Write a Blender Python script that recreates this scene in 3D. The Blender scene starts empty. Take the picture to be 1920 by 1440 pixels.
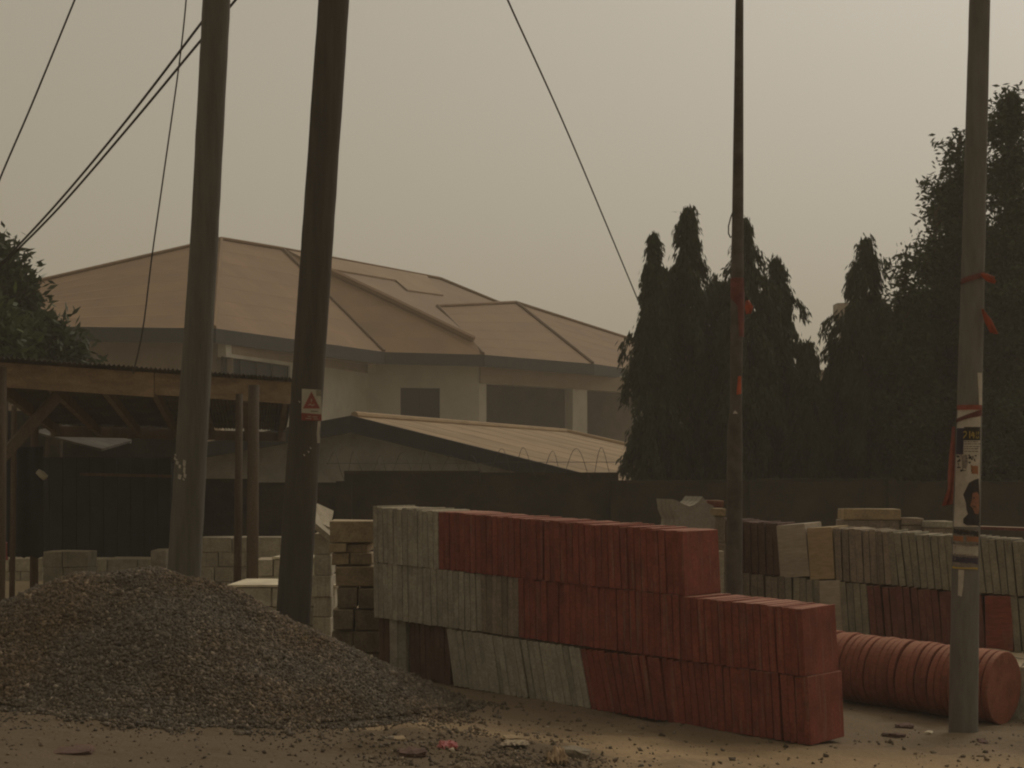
import bpy, bmesh, math, random
import numpy as np
from mathutils import Vector, Matrix, noise

random.seed(7)
rng = np.random.default_rng(7)
SC = bpy.context.scene
COL = SC.collection
R = math.radians

# ------------------------------------------------------------------ camera
EYE = 1.71
F = 3200.0           # focal length in photo pixels (photo 1920 wide)
HZ = 880.0           # horizon row in the photo
cam_d = bpy.data.cameras.new('camera')
cam = bpy.data.objects.new('camera', cam_d); COL.objects.link(cam)
cam.location = (0, 0, EYE); cam.rotation_euler = (R(90), 0, 0)
cam_d.sensor_width = 36; cam_d.lens = 36*F/1920; cam_d.shift_y = (HZ-720)/1920
cam_d.clip_end = 2000; cam_d.clip_start = .1
SC.camera = cam

# ------------------------------------------------------------------ world and sun
SUN = Vector((.42, .62, .80)).normalized()
w = bpy.data.worlds.new('World'); SC.world = w; w.use_nodes = True
nt = w.node_tree; nt.nodes.clear()
out = nt.nodes.new('ShaderNodeOutputWorld')
bg1 = nt.nodes.new('ShaderNodeBackground'); bg2 = nt.nodes.new('ShaderNodeBackground')
add = nt.nodes.new('ShaderNodeAddShader')
sky = nt.nodes.new('ShaderNodeTexSky'); sky.sky_type = 'NISHITA'; sky.sun_disc = False
sky.sun_elevation = math.asin(SUN.z); sky.sun_rotation = math.atan2(SUN.x, SUN.y)
sky.dust_density = 10; sky.air_density = 1.0; sky.ozone_density = .5
hs = nt.nodes.new('ShaderNodeHueSaturation'); hs.inputs['Saturation'].default_value = .25
nt.links.new(sky.outputs[0], hs.inputs['Color']); nt.links.new(hs.outputs[0], bg1.inputs[0])
bg1.inputs[1].default_value = .05
# dusty pall: near uniform beige, a little brighter towards the veiled sun
tc = nt.nodes.new('ShaderNodeTexCoord')
dot = nt.nodes.new('ShaderNodeVectorMath'); dot.operation = 'DOT_PRODUCT'
dot.inputs[1].default_value = SUN
nt.links.new(tc.outputs['Generated'], dot.inputs[0])
mr = nt.nodes.new('ShaderNodeMapRange')
mr.inputs['From Min'].default_value = -.2; mr.inputs['From Max'].default_value = 1.0
mr.inputs['To Min'].default_value = 0; mr.inputs['To Max'].default_value = 1
nt.links.new(dot.outputs['Value'], mr.inputs['Value'])
cr = nt.nodes.new('ShaderNodeMix'); cr.data_type = 'RGBA'
cr.inputs['A'].default_value = (.395, .335, .226, 1); cr.inputs['B'].default_value = (.62, .522, .352, 1)
nt.links.new(mr.outputs[0], cr.inputs['Factor'])
nt.links.new(cr.outputs['Result'], bg2.inputs[0]); bg2.inputs[1].default_value = 1.0
nt.links.new(bg1.outputs[0], add.inputs[0]); nt.links.new(bg2.outputs[0], add.inputs[1])
nt.links.new(add.outputs[0], out.inputs['Surface'])
sd = bpy.data.lights.new('sun', 'SUN'); sd.energy = .9; sd.angle = R(20); sd.color = (1, .88, .68)
so = bpy.data.objects.new('sun', sd); COL.objects.link(so)
so.rotation_euler = SUN.to_track_quat('Z', 'Y').to_euler()
SC.view_settings.view_transform = 'Standard'; SC.view_settings.look = 'None'
SC.view_settings.gamma = 1; SC.view_settings.use_curve_mapping = False
SC.view_settings.exposure = -1.0
SC.render.engine = 'CYCLES'
SC.cycles.filter_width = 2.1
SC.cycles.volume_bounces = 1
SC.cycles.max_bounces = 6

# ------------------------------------------------------------------ helpers
def P(px, py, Y):
    return Vector(((px-960)/F*Y, Y, EYE-(py-HZ)/F*Y))
def X_(px, Y): return (px-960)/F*Y
def Z_(py, Y): return EYE-(py-HZ)/F*Y
def sstep(a, b, x):
    t = np.clip((x-a)/(b-a), 0, 1); return t*t*(3-2*t)
def gz(x, y):
    g = -.057*np.clip(x, -5, 5)
    g = g - .8*sstep(25.5, 28, y)
    g = g + .045*np.exp(-(((x-3.25)/.38)**2+((y-11.95)/.28)**2))
    return g

class MB:
    def __init__(s): s.v = []; s.f = []; s.m = []
    def add(s, vs, fs, mi=0):
        b = len(s.v); s.v += [tuple(v) for v in vs]
        s.f += [tuple(b+i for i in f) for f in fs]; s.m += [mi]*len(fs)
    def box(s, c, size, rz=0, rx=0, ry=0, mi=0):
        hx, hy, hz = size[0]/2, size[1]/2, size[2]/2
        M = Matrix.Translation(c) @ Matrix.Rotation(rz, 4, 'Z') @ Matrix.Rotation(rx, 4, 'X') @ Matrix.Rotation(ry, 4, 'Y')
        vs = [M @ Vector((x, y, z)) for z in (-hz, hz) for y in (-hy, hy) for x in (-hx, hx)]
        s.add(vs, BOXF, mi)
    def beam(s, p0, p1, wd, ht, mi=0):
        p0 = Vector(p0); p1 = Vector(p1); d = (p1-p0).normalized()
        side = d.cross(Vector((0, 0, 1)))
        side = side.normalized() if side.length > 1e-4 else Vector((1, 0, 0))
        up = side.cross(d)
        vs = [p+side*sx*wd/2+up*sz*ht/2 for sz in (-1, 1) for p in (p0, p1) for sx in (-1, 1)]
        s.add(vs, BOXF, mi)
    def tube(s, pts, rad, n=10, mi=0, jit=0):
        b = len(s.v); L = len(pts)
        if not hasattr(rad, '__len__'): rad = [rad]*L
        for i, p in enumerate(pts):
            p = Vector(p)
            d = (Vector(pts[min(i+1, L-1)])-Vector(pts[max(i-1, 0)])).normalized()
            a = Vector((1, 0, 0)) if abs(d.x) < .9 else Vector((0, 1, 0))
            u = d.cross(a).normalized(); vv = d.cross(u)
            for k in range(n):
                t = 2*math.pi*k/n; r = rad[i]*(1+random.uniform(-jit, jit))
                s.v.append(tuple(p+u*math.cos(t)*r+vv*math.sin(t)*r))
        for i in range(L-1):
            for k in range(n):
                k2 = (k+1) % n
                s.f.append((b+i*n+k, b+i*n+k2, b+(i+1)*n+k2, b+(i+1)*n+k)); s.m.append(mi)
        s.f.append(tuple(b+k for k in range(n))[::-1]); s.m.append(mi)
        s.f.append(tuple(b+(L-1)*n+k for k in range(n))); s.m.append(mi)
    def prism(s, poly, off, mi=0):
        n = len(poly); a = [Vector(p) for p in poly]; c = [p+Vector(off) for p in a]
        s.add(a+c, [tuple(range(n))[::-1], tuple(range(n, 2*n))]+[(i, (i+1) % n, n+(i+1) % n, n+i) for i in range(n)], mi)
    def mesh(s, name, smooth=False):
        me = bpy.data.meshes.new(name); me.from_pydata(s.v, [], s.f); me.update()
        bm = bmesh.new(); bm.from_mesh(me); bmesh.ops.recalc_face_normals(bm, faces=bm.faces); bm.to_mesh(me); bm.free()
        if smooth:
            for p in me.polygons: p.use_smooth = True
        return me
    def build(s, name, mat, parent=None, smooth=False, bevel=0):
        me = s.mesh(name, smooth)
        if isinstance(mat, (list, tuple)):
            for m in mat: me.materials.append(m)
            for p, mi in zip(me.polygons, s.m): p.material_index = mi
        else: me.materials.append(mat)
        o = bpy.data.objects.new(name, me); COL.objects.link(o)
        if parent is not None:
            o.parent = parent; o.location = -Vector(root_loc(parent))
        if bevel:
            md = o.modifiers.new('bevel', 'BEVEL'); md.width = bevel; md.segments = 2; md.limit_method = 'ANGLE'
        return o
BOXF = [(0, 2, 3, 1), (4, 5, 7, 6), (0, 1, 5, 4), (2, 6, 7, 3), (0, 4, 6, 2), (1, 3, 7, 5)]
def root_loc(o):
    l = Vector(o.location); p = o.parent
    while p is not None: l = l+Vector(p.location); p = p.parent
    return l
def tag(o, label=None, cat=None, group=None, kind=None):
    if label: o['label'] = label
    if cat: o['category'] = cat; o['kind'] = 'thing'
    if group: o['group'] = group
    if kind: o['kind'] = kind
    return o
def empty(name, loc, label, cat, group=None):
    o = bpy.data.objects.new(name, None); COL.objects.link(o); o.location = loc; o.empty_display_size = .2
    return tag(o, label, cat, group)
def np_mesh(name, V, Fq, mat, parent=None, smooth=False):
    V = np.asarray(V, dtype=np.float32); Fq = np.asarray(Fq, dtype=np.int32); k = Fq.shape[1]
    me = bpy.data.meshes.new(name)
    me.vertices.add(len(V)); me.vertices.foreach_set('co', V.ravel())
    me.loops.add(Fq.size); me.loops.foreach_set('vertex_index', Fq.ravel())
    me.polygons.add(len(Fq)); me.polygons.foreach_set('loop_start', np.arange(0, Fq.size, k, dtype=np.int32))
    me.update(calc_edges=True)
    if smooth: me.polygons.foreach_set('use_smooth', np.ones(len(Fq), dtype=bool))
    me.materials.append(mat)
    o = bpy.data.objects.new(name, me); COL.objects.link(o)
    if parent is not None: o.parent = parent; o.location = -root_loc(parent)
    return o

def M(name, rgb, rough=.9, var=.3, ns=5, rnd=.12, bump=.3, bs=45, rgb2=None, streak=None, spec=.25, metal=0, stretch=(1, 1, 1), speck=0, dust=0, toplit_c=(.47, .37, .24)):
    m = bpy.data.materials.new(name); m.use_nodes = True; n = m.node_tree; N = n.nodes; L = n.links
    b = N['Principled BSDF']; b.inputs['Roughness'].default_value = rough
    b.inputs['Specular IOR Level'].default_value = spec; b.inputs['Metallic'].default_value = metal
    tc = N.new('ShaderNodeTexCoord'); oi = N.new('ShaderNodeObjectInfo')
    sc = N.new('ShaderNodeVectorMath'); sc.operation = 'SCALE'; sc.inputs['Scale'].default_value = 37.0
    cx = N.new('ShaderNodeCombineXYZ'); L.new(oi.outputs['Random'], cx.inputs[0]); L.new(oi.outputs['Random'], cx.inputs[1])
    L.new(cx.outputs[0], sc.inputs[0])
    ad = N.new('ShaderNodeVectorMath'); ad.operation = 'ADD'; L.new(tc.outputs['Object'], ad.inputs[0]); L.new(sc.outputs[0], ad.inputs[1])
    mp = N.new('ShaderNodeMapping'); mp.inputs['Scale'].default_value = stretch; L.new(ad.outputs[0], mp.inputs[0])
    n1 = N.new('ShaderNodeTexNoise'); n1.inputs['Scale'].default_value = ns; n1.inputs['Detail'].default_value = 7; n1.inputs['Roughness'].default_value = .65
    L.new(mp.outputs[0], n1.inputs['Vector'])
    mx = N.new('ShaderNodeMix'); mx.data_type = 'RGBA'
    c2 = rgb2 if rgb2 else tuple(c*(1-var) for c in rgb)
    c1 = rgb if rgb2 else tuple(min(1, c*(1+var*.6)) for c in rgb)
    mx.inputs['A'].default_value = (*c2, 1); mx.inputs['B'].default_value = (*c1, 1)
    ramp = N.new('ShaderNodeMapRange'); ramp.inputs['From Min'].default_value = .36; ramp.inputs['From Max'].default_value = .64
    L.new(n1.outputs['Fac'], ramp.inputs['Value']); L.new(ramp.outputs[0], mx.inputs['Factor'])
    last = mx.outputs['Result']
    if streak:
        s2 = N.new('ShaderNodeMapping'); s2.inputs['Scale'].default_value = (30, 30, 1.6); L.new(ad.outputs[0], s2.inputs[0])
        n2 = N.new('ShaderNodeTexNoise'); n2.inputs['Scale'].default_value = 1.3; n2.inputs['Detail'].default_value = 4; L.new(s2.outputs[0], n2.inputs['Vector'])
        r2 = N.new('ShaderNodeMapRange'); r2.inputs['From Min'].default_value = .55; r2.inputs['From Max'].default_value = .72; r2.inputs['To Max'].default_value = streak[3]
        L.new(n2.outputs['Fac'], r2.inputs['Value'])
        m2 = N.new('ShaderNodeMix'); m2.data_type = 'RGBA'; m2.inputs['B'].default_value = (*streak[:3], 1)
        L.new(r2.outputs[0], m2.inputs['Factor']); L.new(last, m2.inputs['A']); last = m2.outputs['Result']
    if speck:
        n3 = N.new('ShaderNodeTexNoise'); n3.inputs['Scale'].default_value = 55; n3.inputs['Detail'].default_value = 3; L.new(ad.outputs[0], n3.inputs['Vector'])
        r3 = N.new('ShaderNodeMapRange'); r3.inputs['From Min'].default_value = .35; r3.inputs['From Max'].default_value = .65
        r3.inputs['To Min'].default_value = 1-speck; r3.inputs['To Max'].default_value = 1+speck; L.new(n3.outputs['Fac'], r3.inputs['Value'])
        v3 = N.new('ShaderNodeVectorMath'); v3.operation = 'SCALE'; L.new(last, v3.inputs[0]); L.new(r3.outputs[0], v3.inputs['Scale']); last = v3.outputs[0]
    if rnd:
        rr = N.new('ShaderNodeMapRange'); rr.inputs['To Min'].default_value = 1-rnd; rr.inputs['To Max'].default_value = 1+rnd
        L.new(oi.outputs['Random'], rr.inputs['Value'])
        vs = N.new('ShaderNodeVectorMath'); vs.operation = 'SCALE'; L.new(last, vs.inputs[0]); L.new(rr.outputs[0], vs.inputs['Scale']); last = vs.outputs[0]
    if dust:  # top light painted in: up-facing faces mix towards a paler colour
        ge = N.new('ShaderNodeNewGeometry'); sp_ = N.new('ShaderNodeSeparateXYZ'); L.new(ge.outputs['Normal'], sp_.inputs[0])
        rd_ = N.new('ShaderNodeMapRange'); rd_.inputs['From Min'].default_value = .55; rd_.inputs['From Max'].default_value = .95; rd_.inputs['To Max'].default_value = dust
        L.new(sp_.outputs['Z'], rd_.inputs['Value']); md_ = N.new('ShaderNodeMix'); md_.data_type = 'RGBA'; md_.inputs['B'].default_value = (*toplit_c, 1)
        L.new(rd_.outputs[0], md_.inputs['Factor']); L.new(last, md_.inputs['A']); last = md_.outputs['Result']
    L.new(last, b.inputs['Base Color'])
    if bump:
        nb = N.new('ShaderNodeTexNoise'); nb.inputs['Scale'].default_value = bs; nb.inputs['Detail'].default_value = 5; L.new(mp.outputs[0], nb.inputs['Vector'])
        bp = N.new('ShaderNodeBump'); bp.inputs['Strength'].default_value = bump; bp.inputs['Distance'].default_value = .01
        L.new(nb.outputs['Fac'], bp.inputs['Height']); L.new(bp.outputs[0], b.inputs['Normal'])
    return m

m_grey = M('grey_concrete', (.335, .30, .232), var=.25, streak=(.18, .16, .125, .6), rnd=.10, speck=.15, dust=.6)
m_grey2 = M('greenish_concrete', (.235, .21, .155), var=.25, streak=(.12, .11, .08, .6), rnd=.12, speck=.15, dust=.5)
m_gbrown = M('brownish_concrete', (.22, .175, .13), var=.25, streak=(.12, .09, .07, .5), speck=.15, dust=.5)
m_red = M('red_oxide_concrete', (.215, .058, .040), var=.28, streak=(.235, .155, .115, .5), rnd=.09, speck=.14, dust=.55, toplit_c=(.48, .27, .185))
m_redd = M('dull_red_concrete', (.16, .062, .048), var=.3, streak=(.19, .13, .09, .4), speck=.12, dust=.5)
m_dkbrown = M('dark_stained_concrete', (.12, .070, .052), var=.3, speck=.15)
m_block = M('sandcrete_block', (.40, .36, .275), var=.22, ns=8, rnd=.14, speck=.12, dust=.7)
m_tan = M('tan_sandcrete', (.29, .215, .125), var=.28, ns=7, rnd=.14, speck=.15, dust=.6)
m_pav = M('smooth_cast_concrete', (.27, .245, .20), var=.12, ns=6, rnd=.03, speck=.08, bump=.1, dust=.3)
m_rub = M('rubble_piece', (.20, .165, .115), var=.35, ns=12, speck=.2)
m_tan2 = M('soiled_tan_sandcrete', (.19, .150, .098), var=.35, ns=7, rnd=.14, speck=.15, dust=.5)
m_white = M('pale_screed', (.66, .58, .42), var=.2, rnd=.05)
m_pale = M('pale_slab', (.42, .35, .27), var=.2, speck=.1)
m_palet = M('pale_tan_slab', (.36, .26, .15), var=.25, speck=.1)
m_pole = M('weathered_pole', (.112, .102, .083), var=.2, ns=3, stretch=(6, 6, .6), bump=.5, bs=12, rnd=.1)
m_pole2 = M('dark_pole', (.076, .066, .053), var=.2, ns=3, stretch=(6, 6, .6), bump=.5, bs=12, rnd=.1)
m_polec = M('grey_pole', (.150, .140, .120), var=.18, ns=4, stretch=(4, 4, .8), bump=.4, bs=14, rnd=.05)
m_steel = M('rusty_steel', (.095, .082, .068), rough=.7, var=.4, ns=6, bump=.2)
m_wire = M('wire_black', (.055, .050, .046), rough=.6, var=.2, bump=0, rnd=0)
m_roof = M('brown_roof_sheet', (.205, .124, .060), rough=.8, var=.16, ns=.7, bump=.25, bs=5, rnd=.0, stretch=(1, 1, .3))
m_roofd = M('roof_ridge_cap', (.15, .095, .056), rough=.8, var=.1)
m_roof2 = M('pale_roof_sheet', (.235, .155, .086), rough=.8, var=.12, ns=.7)
m_aroof = M('dusty_roof_sheet', (.29, .198, .108), rough=.85, var=.16, ns=1.2, bump=.25, bs=8)
m_fascia = M('black_fascia', (.028, .028, .027), rough=.7, var=.2)
m_wall = M('cream_render', (.335, .312, .262), var=.12, ns=1.3, rnd=.03, bump=.1)
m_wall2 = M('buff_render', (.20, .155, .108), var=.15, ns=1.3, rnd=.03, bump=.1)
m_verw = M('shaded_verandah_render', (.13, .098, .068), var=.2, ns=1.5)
m_awall = M('grey_render', (.275, .255, .215), var=.25, ns=1.6, rnd=.03, bump=.2, speck=.08)
m_glass = M('dark_glass', (.012, .012, .014), rough=.5, var=.1, bump=0, spec=.12)
m_dark = M('dark_interior', (.02, .017, .014), var=.3)
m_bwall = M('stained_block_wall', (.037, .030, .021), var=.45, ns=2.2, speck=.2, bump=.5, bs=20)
m_wood = M('weathered_timber', (.10, .07, .045), var=.35, ns=4, stretch=(1, 1, .2), speck=.15)
m_fasc2 = M('brown_fascia_board', (.185, .125, .07), var=.35, ns=2.5, stretch=(1, 1, 4), speck=.15)
m_zinc = M('old_zinc_sheet', (.085, .075, .063), rough=.9, spec=.1, var=.4, ns=3)
m_zincl = M('bright_zinc_sheet', (.33, .30, .25), rough=.6, var=.2, ns=3)
m_tarp = M('dark_tarpaulin', (.018, .018, .022), rough=.8, var=.3, bump=.6, bs=6)
m_kiosk = M('dark_painted_board', (.022, .025, .028), rough=.8, var=.4, ns=2)
m_trunk = M('bark', (.09, .07, .05), var=.3)
m_orange2 = M('sunfaded_red_ribbon', (.26, .072, .048), rough=.7, var=.3, ns=9, bump=.3)
m_orange = M('orange_ribbon', (.40, .085, .035), rough=.6, var=.25, ns=8, bump=.3)
m_redr = M('faded_red_ribbon', (.15, .050, .040), rough=.7, var=.35, ns=8)
m_paper = M('weathered_paper', (.46, .41, .34), rough=.85, var=.18, ns=14, bump=.3)
m_blue = M('dark_blue_print', (.05, .04, .065), var=.3)
m_yel = M('yellow_print', (.42, .30, .07), var=.2)
m_ink = M('black_print', (.035, .030, .028), var=.2, bump=0)
m_skin = M('brown_print', (.26, .12, .075), var=.3, ns=14)
m_orp = M('orange_print', (.30, .13, .06), var=.3)
m_grp = M('grey_print', (.22, .185, .15), var=.3, ns=14)
m_signw = M('sign_white', (.36, .325, .25), var=.12, rough=.6)
m_signr = M('sign_red', (.235, .06, .045), var=.2, rough=.6)
m_plast = M('red_plastic', (.30, .065, .055), rough=.55, var=.15)

def leaf_mat(name, c1, c2):
    m = bpy.data.materials.new(name); m.use_nodes = True; n = m.node_tree; N = n.nodes; L = n.links
    b = N['Principled BSDF']; b.inputs['Roughness'].default_value = .65; b.inputs['Specular IOR Level'].default_value = .25
    g = N.new('ShaderNodeNewGeometry'); mx = N.new('ShaderNodeMix'); mx.data_type = 'RGBA'
    mx.inputs['A'].default_value = (*c1, 1); mx.inputs['B'].default_value = (*c2, 1)
    L.new(g.outputs['Random Per Island'], mx.inputs['Factor']); L.new(mx.outputs['Result'], b.inputs['Base Color'])
    tr = N.new('ShaderNodeBsdfTranslucent'); L.new(mx.outputs['Result'], tr.inputs['Color'])
    ms = N.new('ShaderNodeMixShader'); ms.inputs[0].default_value = .2
    L.new(b.outputs[0], ms.inputs[1]); L.new(tr.outputs[0], ms.inputs[2]); L.new(ms.outputs[0], N['Material Output'].inputs[0])
    return m
m_leaf = leaf_mat('weeping_leaves', (.030, .036, .018), (.055, .062, .030))
m_leaf2 = leaf_mat('broad_leaves', (.028, .036, .018), (.060, .072, .030))
m_leaf3 = leaf_mat('mango_leaves', (.035, .050, .018), (.085, .115, .030))

# ------------------------------------------------------------------ ground
def ground_mat():
    m = bpy.data.materials.new('sandy_ground'); m.use_nodes = True; n = m.node_tree; N = n.nodes; L = n.links
    b = N['Principled BSDF']; b.inputs['Roughness'].default_value = .95; b.inputs['Specular IOR Level'].default_value = .1
    tc = N.new('ShaderNodeTexCoord')
    def nz(s, d=6, r=.6):
        x = N.new('ShaderNodeTexNoise'); x.inputs['Scale'].default_value = s; x.inputs['Detail'].default_value = d; x.inputs['Roughness'].default_value = r
        L.new(tc.outputs['Object'], x.inputs['Vector']); return x.outputs['Fac']
    def rng_(v, a, c, lo=0, hi=1):
        x = N.new('ShaderNodeMapRange'); x.inputs['From Min'].default_value = a; x.inputs['From Max'].default_value = c
        x.inputs['To Min'].default_value = lo; x.inputs['To Max'].default_value = hi; L.new(v, x.inputs['Value']); return x.outputs[0]
    def mix(f, a, c):
        x = N.new('ShaderNodeMix'); x.data_type = 'RGBA'; L.new(f, x.inputs['Factor'])
        for k, v in (('A', a), ('B', c)):
            if isinstance(v, tuple): x.inputs[k].default_value = (*v, 1)
            else: L.new(v, x.inputs[k])
        return x.outputs['Result']
    def math_(op, a, c):
        x = N.new('ShaderNodeMath'); x.operation = op
        for i, v in enumerate((a, c)):
            if isinstance(v, (int, float)): x.inputs[i].default_value = v
            else: L.new(v, x.inputs[i])
        x.use_clamp = True
        return x.outputs[0]
    c = mix(rng_(nz(1.1), .38, .62), (.33, .232, .132), (.40, .285, .168))
    # grey-brown trodden earth beside the stack and heap, away from the road's orange sand
    sep = N.new('ShaderNodeSeparateXYZ'); L.new(tc.outputs['Object'], sep.inputs[0])
    w0 = math_('ADD', sep.outputs['Y'], math_('MULTIPLY', nz(.9), 1.3))
    w0.node.use_clamp = False
    c = mix(rng_(w0, 11.3, 12.3), c, (.20, .150, .098))
    # darker damp and gravelly blotches
    c = mix(math_('MULTIPLY', rng_(nz(2.3, 8, .7),   .58, .67), .45), c, (.115, .085, .058))
    # disturbed dark rubble earth between heap and stack
    ex = math_('MULTIPLY', math_('SUBTRACT', sep.outputs['X'], -.35), .85); ex.node.use_clamp = False
    ey = math_('MULTIPLY', math_('SUBTRACT', sep.outputs['Y'], 10.3), 1.5); ey.node.use_clamp = False
    rr2 = math_('ADD', math_('MULTIPLY', ex, ex), math_('MULTIPLY', ey, ey)); rr2.node.use_clamp = False
    blob = math_('SUBTRACT', math_('ADD', nz(3.5, 8, .75), .35), rr2)
    c = mix(math_('MULTIPLY', rng_(blob, .0, .45), .8), c, (.105, .080, .056))
    c = mix(math_('MULTIPLY', rng_(nz(9, 6, .7), .58, .70), .5), c, (.13, .10, .072))
    # pale sand in the yard
    yx = rng_(sep.outputs['Y'], 14.5, 16.5)
    c = mix(yx, c, (.42, .33, .205))
    sp = rng_(nz(60, 4, .7), .3, .7, .82, 1.18)
    v = N.new('ShaderNodeVectorMath'); v.operation = 'SCALE'; L.new(c, v.inputs[0]); L.new(sp, v.inputs['Scale'])
    L.new(v.outputs[0], b.inputs['Base Color'])
    bp = N.new('ShaderNodeBump'); bp.inputs['Strength'].default_value = .7; bp.inputs['Distance'].default_value = .03
    L.new(nz(22, 8, .7), bp.inputs['Height']); L.new(bp.outputs[0], b.inputs['Normal'])
    return m
def axis(lo, a, b, hi, st, k=14):
    mid = np.arange(a, b+1e-6, st)
    l = a-np.geomspace(st, a-lo, k)[::-1]; h = b+np.geomspace(st, hi-b, k)
    return np.concatenate([l, mid, h])
def fnoise(x, y, s, seed):
    # smooth value noise on arrays
    r = np.random.default_rng(seed); G = r.random((256, 256))
    u = x/s+1000; v = y/s+1000
    i = np.floor(u).astype(int); j = np.floor(v).astype(int); fu = u-i; fv = v-j
    fu = fu*fu*(3-2*fu); fv = fv*fv*(3-2*fv)
    g = lambda a, b: G[a % 256, b % 256]
    return (g(i, j)*(1-fu)*(1-fv)+g(i+1, j)*fu*(1-fv)+g(i, j+1)*(1-fu)*fv+g(i+1, j+1)*fu*fv)*2-1
def rough_ground(x, y):
    near = 1-sstep(16, 19, y)
    # keep it level where things stand
    n = .014*fnoise(x, y, .45, 1)+.012*fnoise(x, y, .17, 2)+.007*fnoise(x, y, .07, 3)
    lump = np.clip(fnoise(x, y, .30, 9)*fnoise(x, y, .85, 10), 0, 1)*.10*np.clip(11.6-y, 0, 1)
    return near*n+lump
gx = axis(-350, -5.5, 5.5, 350, .05); gy = axis(-30, 7.6, 17, 600, .05)
GX, GY = np.meshgrid(gx, gy)
GZ = gz(GX, GY)+rough_ground(GX, GY)
V = np.stack([GX, GY, GZ], -1).reshape(-1, 3)
nx, ny = len(gx), len(gy)
ii = (np.arange(ny-1)[:, None]*nx+np.arange(nx-1)[None, :]).ravel()
ground = np_mesh('ground', V, np.stack([ii, ii+1, ii+1+nx, ii+nx], -1), ground_mat(), smooth=True)
tag(ground, 'orange brown sandy ground beside the road', kind='structure')

# ------------------------------------------------------------------ gravel heap
RIDGE = [(-7.5, 12.3, .05), (-5.2, 12.3, .25), (-4.2, 12.3, .56), (-3.69, 12.35, .74), (-3.35, 12.4, .88), (-3.05, 12.45, .99), (-2.62, 12.45, 1.01), (-2.38, 12.45, .91), (-2.1, 12.4, .80), (-1.78, 12.35, .62), (-1.55, 12.3, .44)]
def heap_h(x, y):
    best = np.full(np.shape(x), -5.0)
    for (a, b) in zip(RIDGE[:-1], RIDGE[1:]):
        ax, ay, az = a; bx, by, bz = b
        dx, dy = bx-ax, by-ay; t = np.clip(((x-ax)*dx+(y-ay)*dy)/(dx*dx+dy*dy), 0, 1)
        d = np.hypot(x-(ax+t*dx), y-(ay+t*dy))
        sl = np.where(y < ay, .50+.10*np.clip((-2.5-x)/.8, 0, 1), .66)
        h = az+t*(bz-az)-sl*(np.sqrt(d*d+.05)-.2)
        best = np.maximum(best, h)
    g = gz(x, y)
    h = best-g
    # flared foot
    k = .08
    h = np.where(h > -k, (h+k)**2/(4*k)*(h < k)+h*(h >= k), 0)
    n = .035*fnoise(x, y, .5, 4)+.02*fnoise(x, y, .2, 5)
    return np.where(h > .022, g+h+n*np.clip(h*6, 0, 1), -9)
m_gravel = M('crushed_granite', (.165, .140, .108), var=.45, ns=30, rnd=0, bump=.6, bs=60)
def stone_mat():
    m = bpy.data.materials.new('gravel_stone'); m.use_nodes = True; N = m.node_tree.nodes; L = m.node_tree.links
    b = N['Principled BSDF']; b.inputs['Roughness'].default_value = .85; b.inputs['Specular IOR Level'].default_value = .3
    g = N.new('ShaderNodeNewGeometry'); r = N.new('ShaderNodeValToRGB')
    e = r.color_ramp.elements; e[0].position = 0; e[0].color = (.060, .048, .036, 1); e[1].position = 1; e[1].color = (.26, .215, .155, 1)
    x = e.new(.5); x.color = (.108, .087, .062, 1); x = e.new(.93); x.color = (.165, .133, .098, 1)
    tc = N.new('ShaderNodeTexCoord'); nz = N.new('ShaderNodeTexNoise'); nz.inputs['Scale'].default_value = 1.4; nz.inputs['Detail'].default_value = 5; L.new(tc.outputs['Object'], nz.inputs['Vector'])
    mr = N.new('ShaderNodeMapRange'); mr.inputs['From Min'].default_value = .42; mr.inputs['From Max'].default_value = .62; L.new(nz.outputs['Fac'], mr.inputs['Value'])
    mx = N.new('ShaderNodeMix'); mx.data_type = 'RGBA'; mx.blend_type = 'MULTIPLY'; mx.inputs['B'].default_value = (1.08, .95, .80, 1)
    L.new(g.outputs['Random Per Island'], r.inputs[0]); L.new(mr.outputs[0], mx.inputs['Factor']); L.new(r.outputs[0], mx.inputs['A']); L.new(mx.outputs['Result'], b.inputs['Base Color'])
    return m
m_stone = stone_mat()
hx = np.arange(-7.5, .2, .05); hy = np.arange(9.6, 15.0, .05)
HX, HY = np.meshgrid(hx, hy); HH = heap_h(HX, HY); HHg = np.where(HH < -5, gz(HX, HY)-.015, HH)
Vh = np.stack([HX, HY, HHg], -1).reshape(-1, 3); nx = len(hx)
ii = (np.arange(len(hy)-1)[:, None]*nx+np.arange(nx-1)[None, :]).ravel()
q = np.stack([ii, ii+1, ii+1+nx, ii+nx], -1)
keep = (HH.ravel()[q] > -5).any(1)
heap = np_mesh('gravel_heap', Vh, q[keep], m_gravel, smooth=True)
tag(heap, 'large heap of dark grey crushed stone gravel at the feet of two thick poles', 'gravel heap')
heap['kind'] = 'thing'
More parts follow.
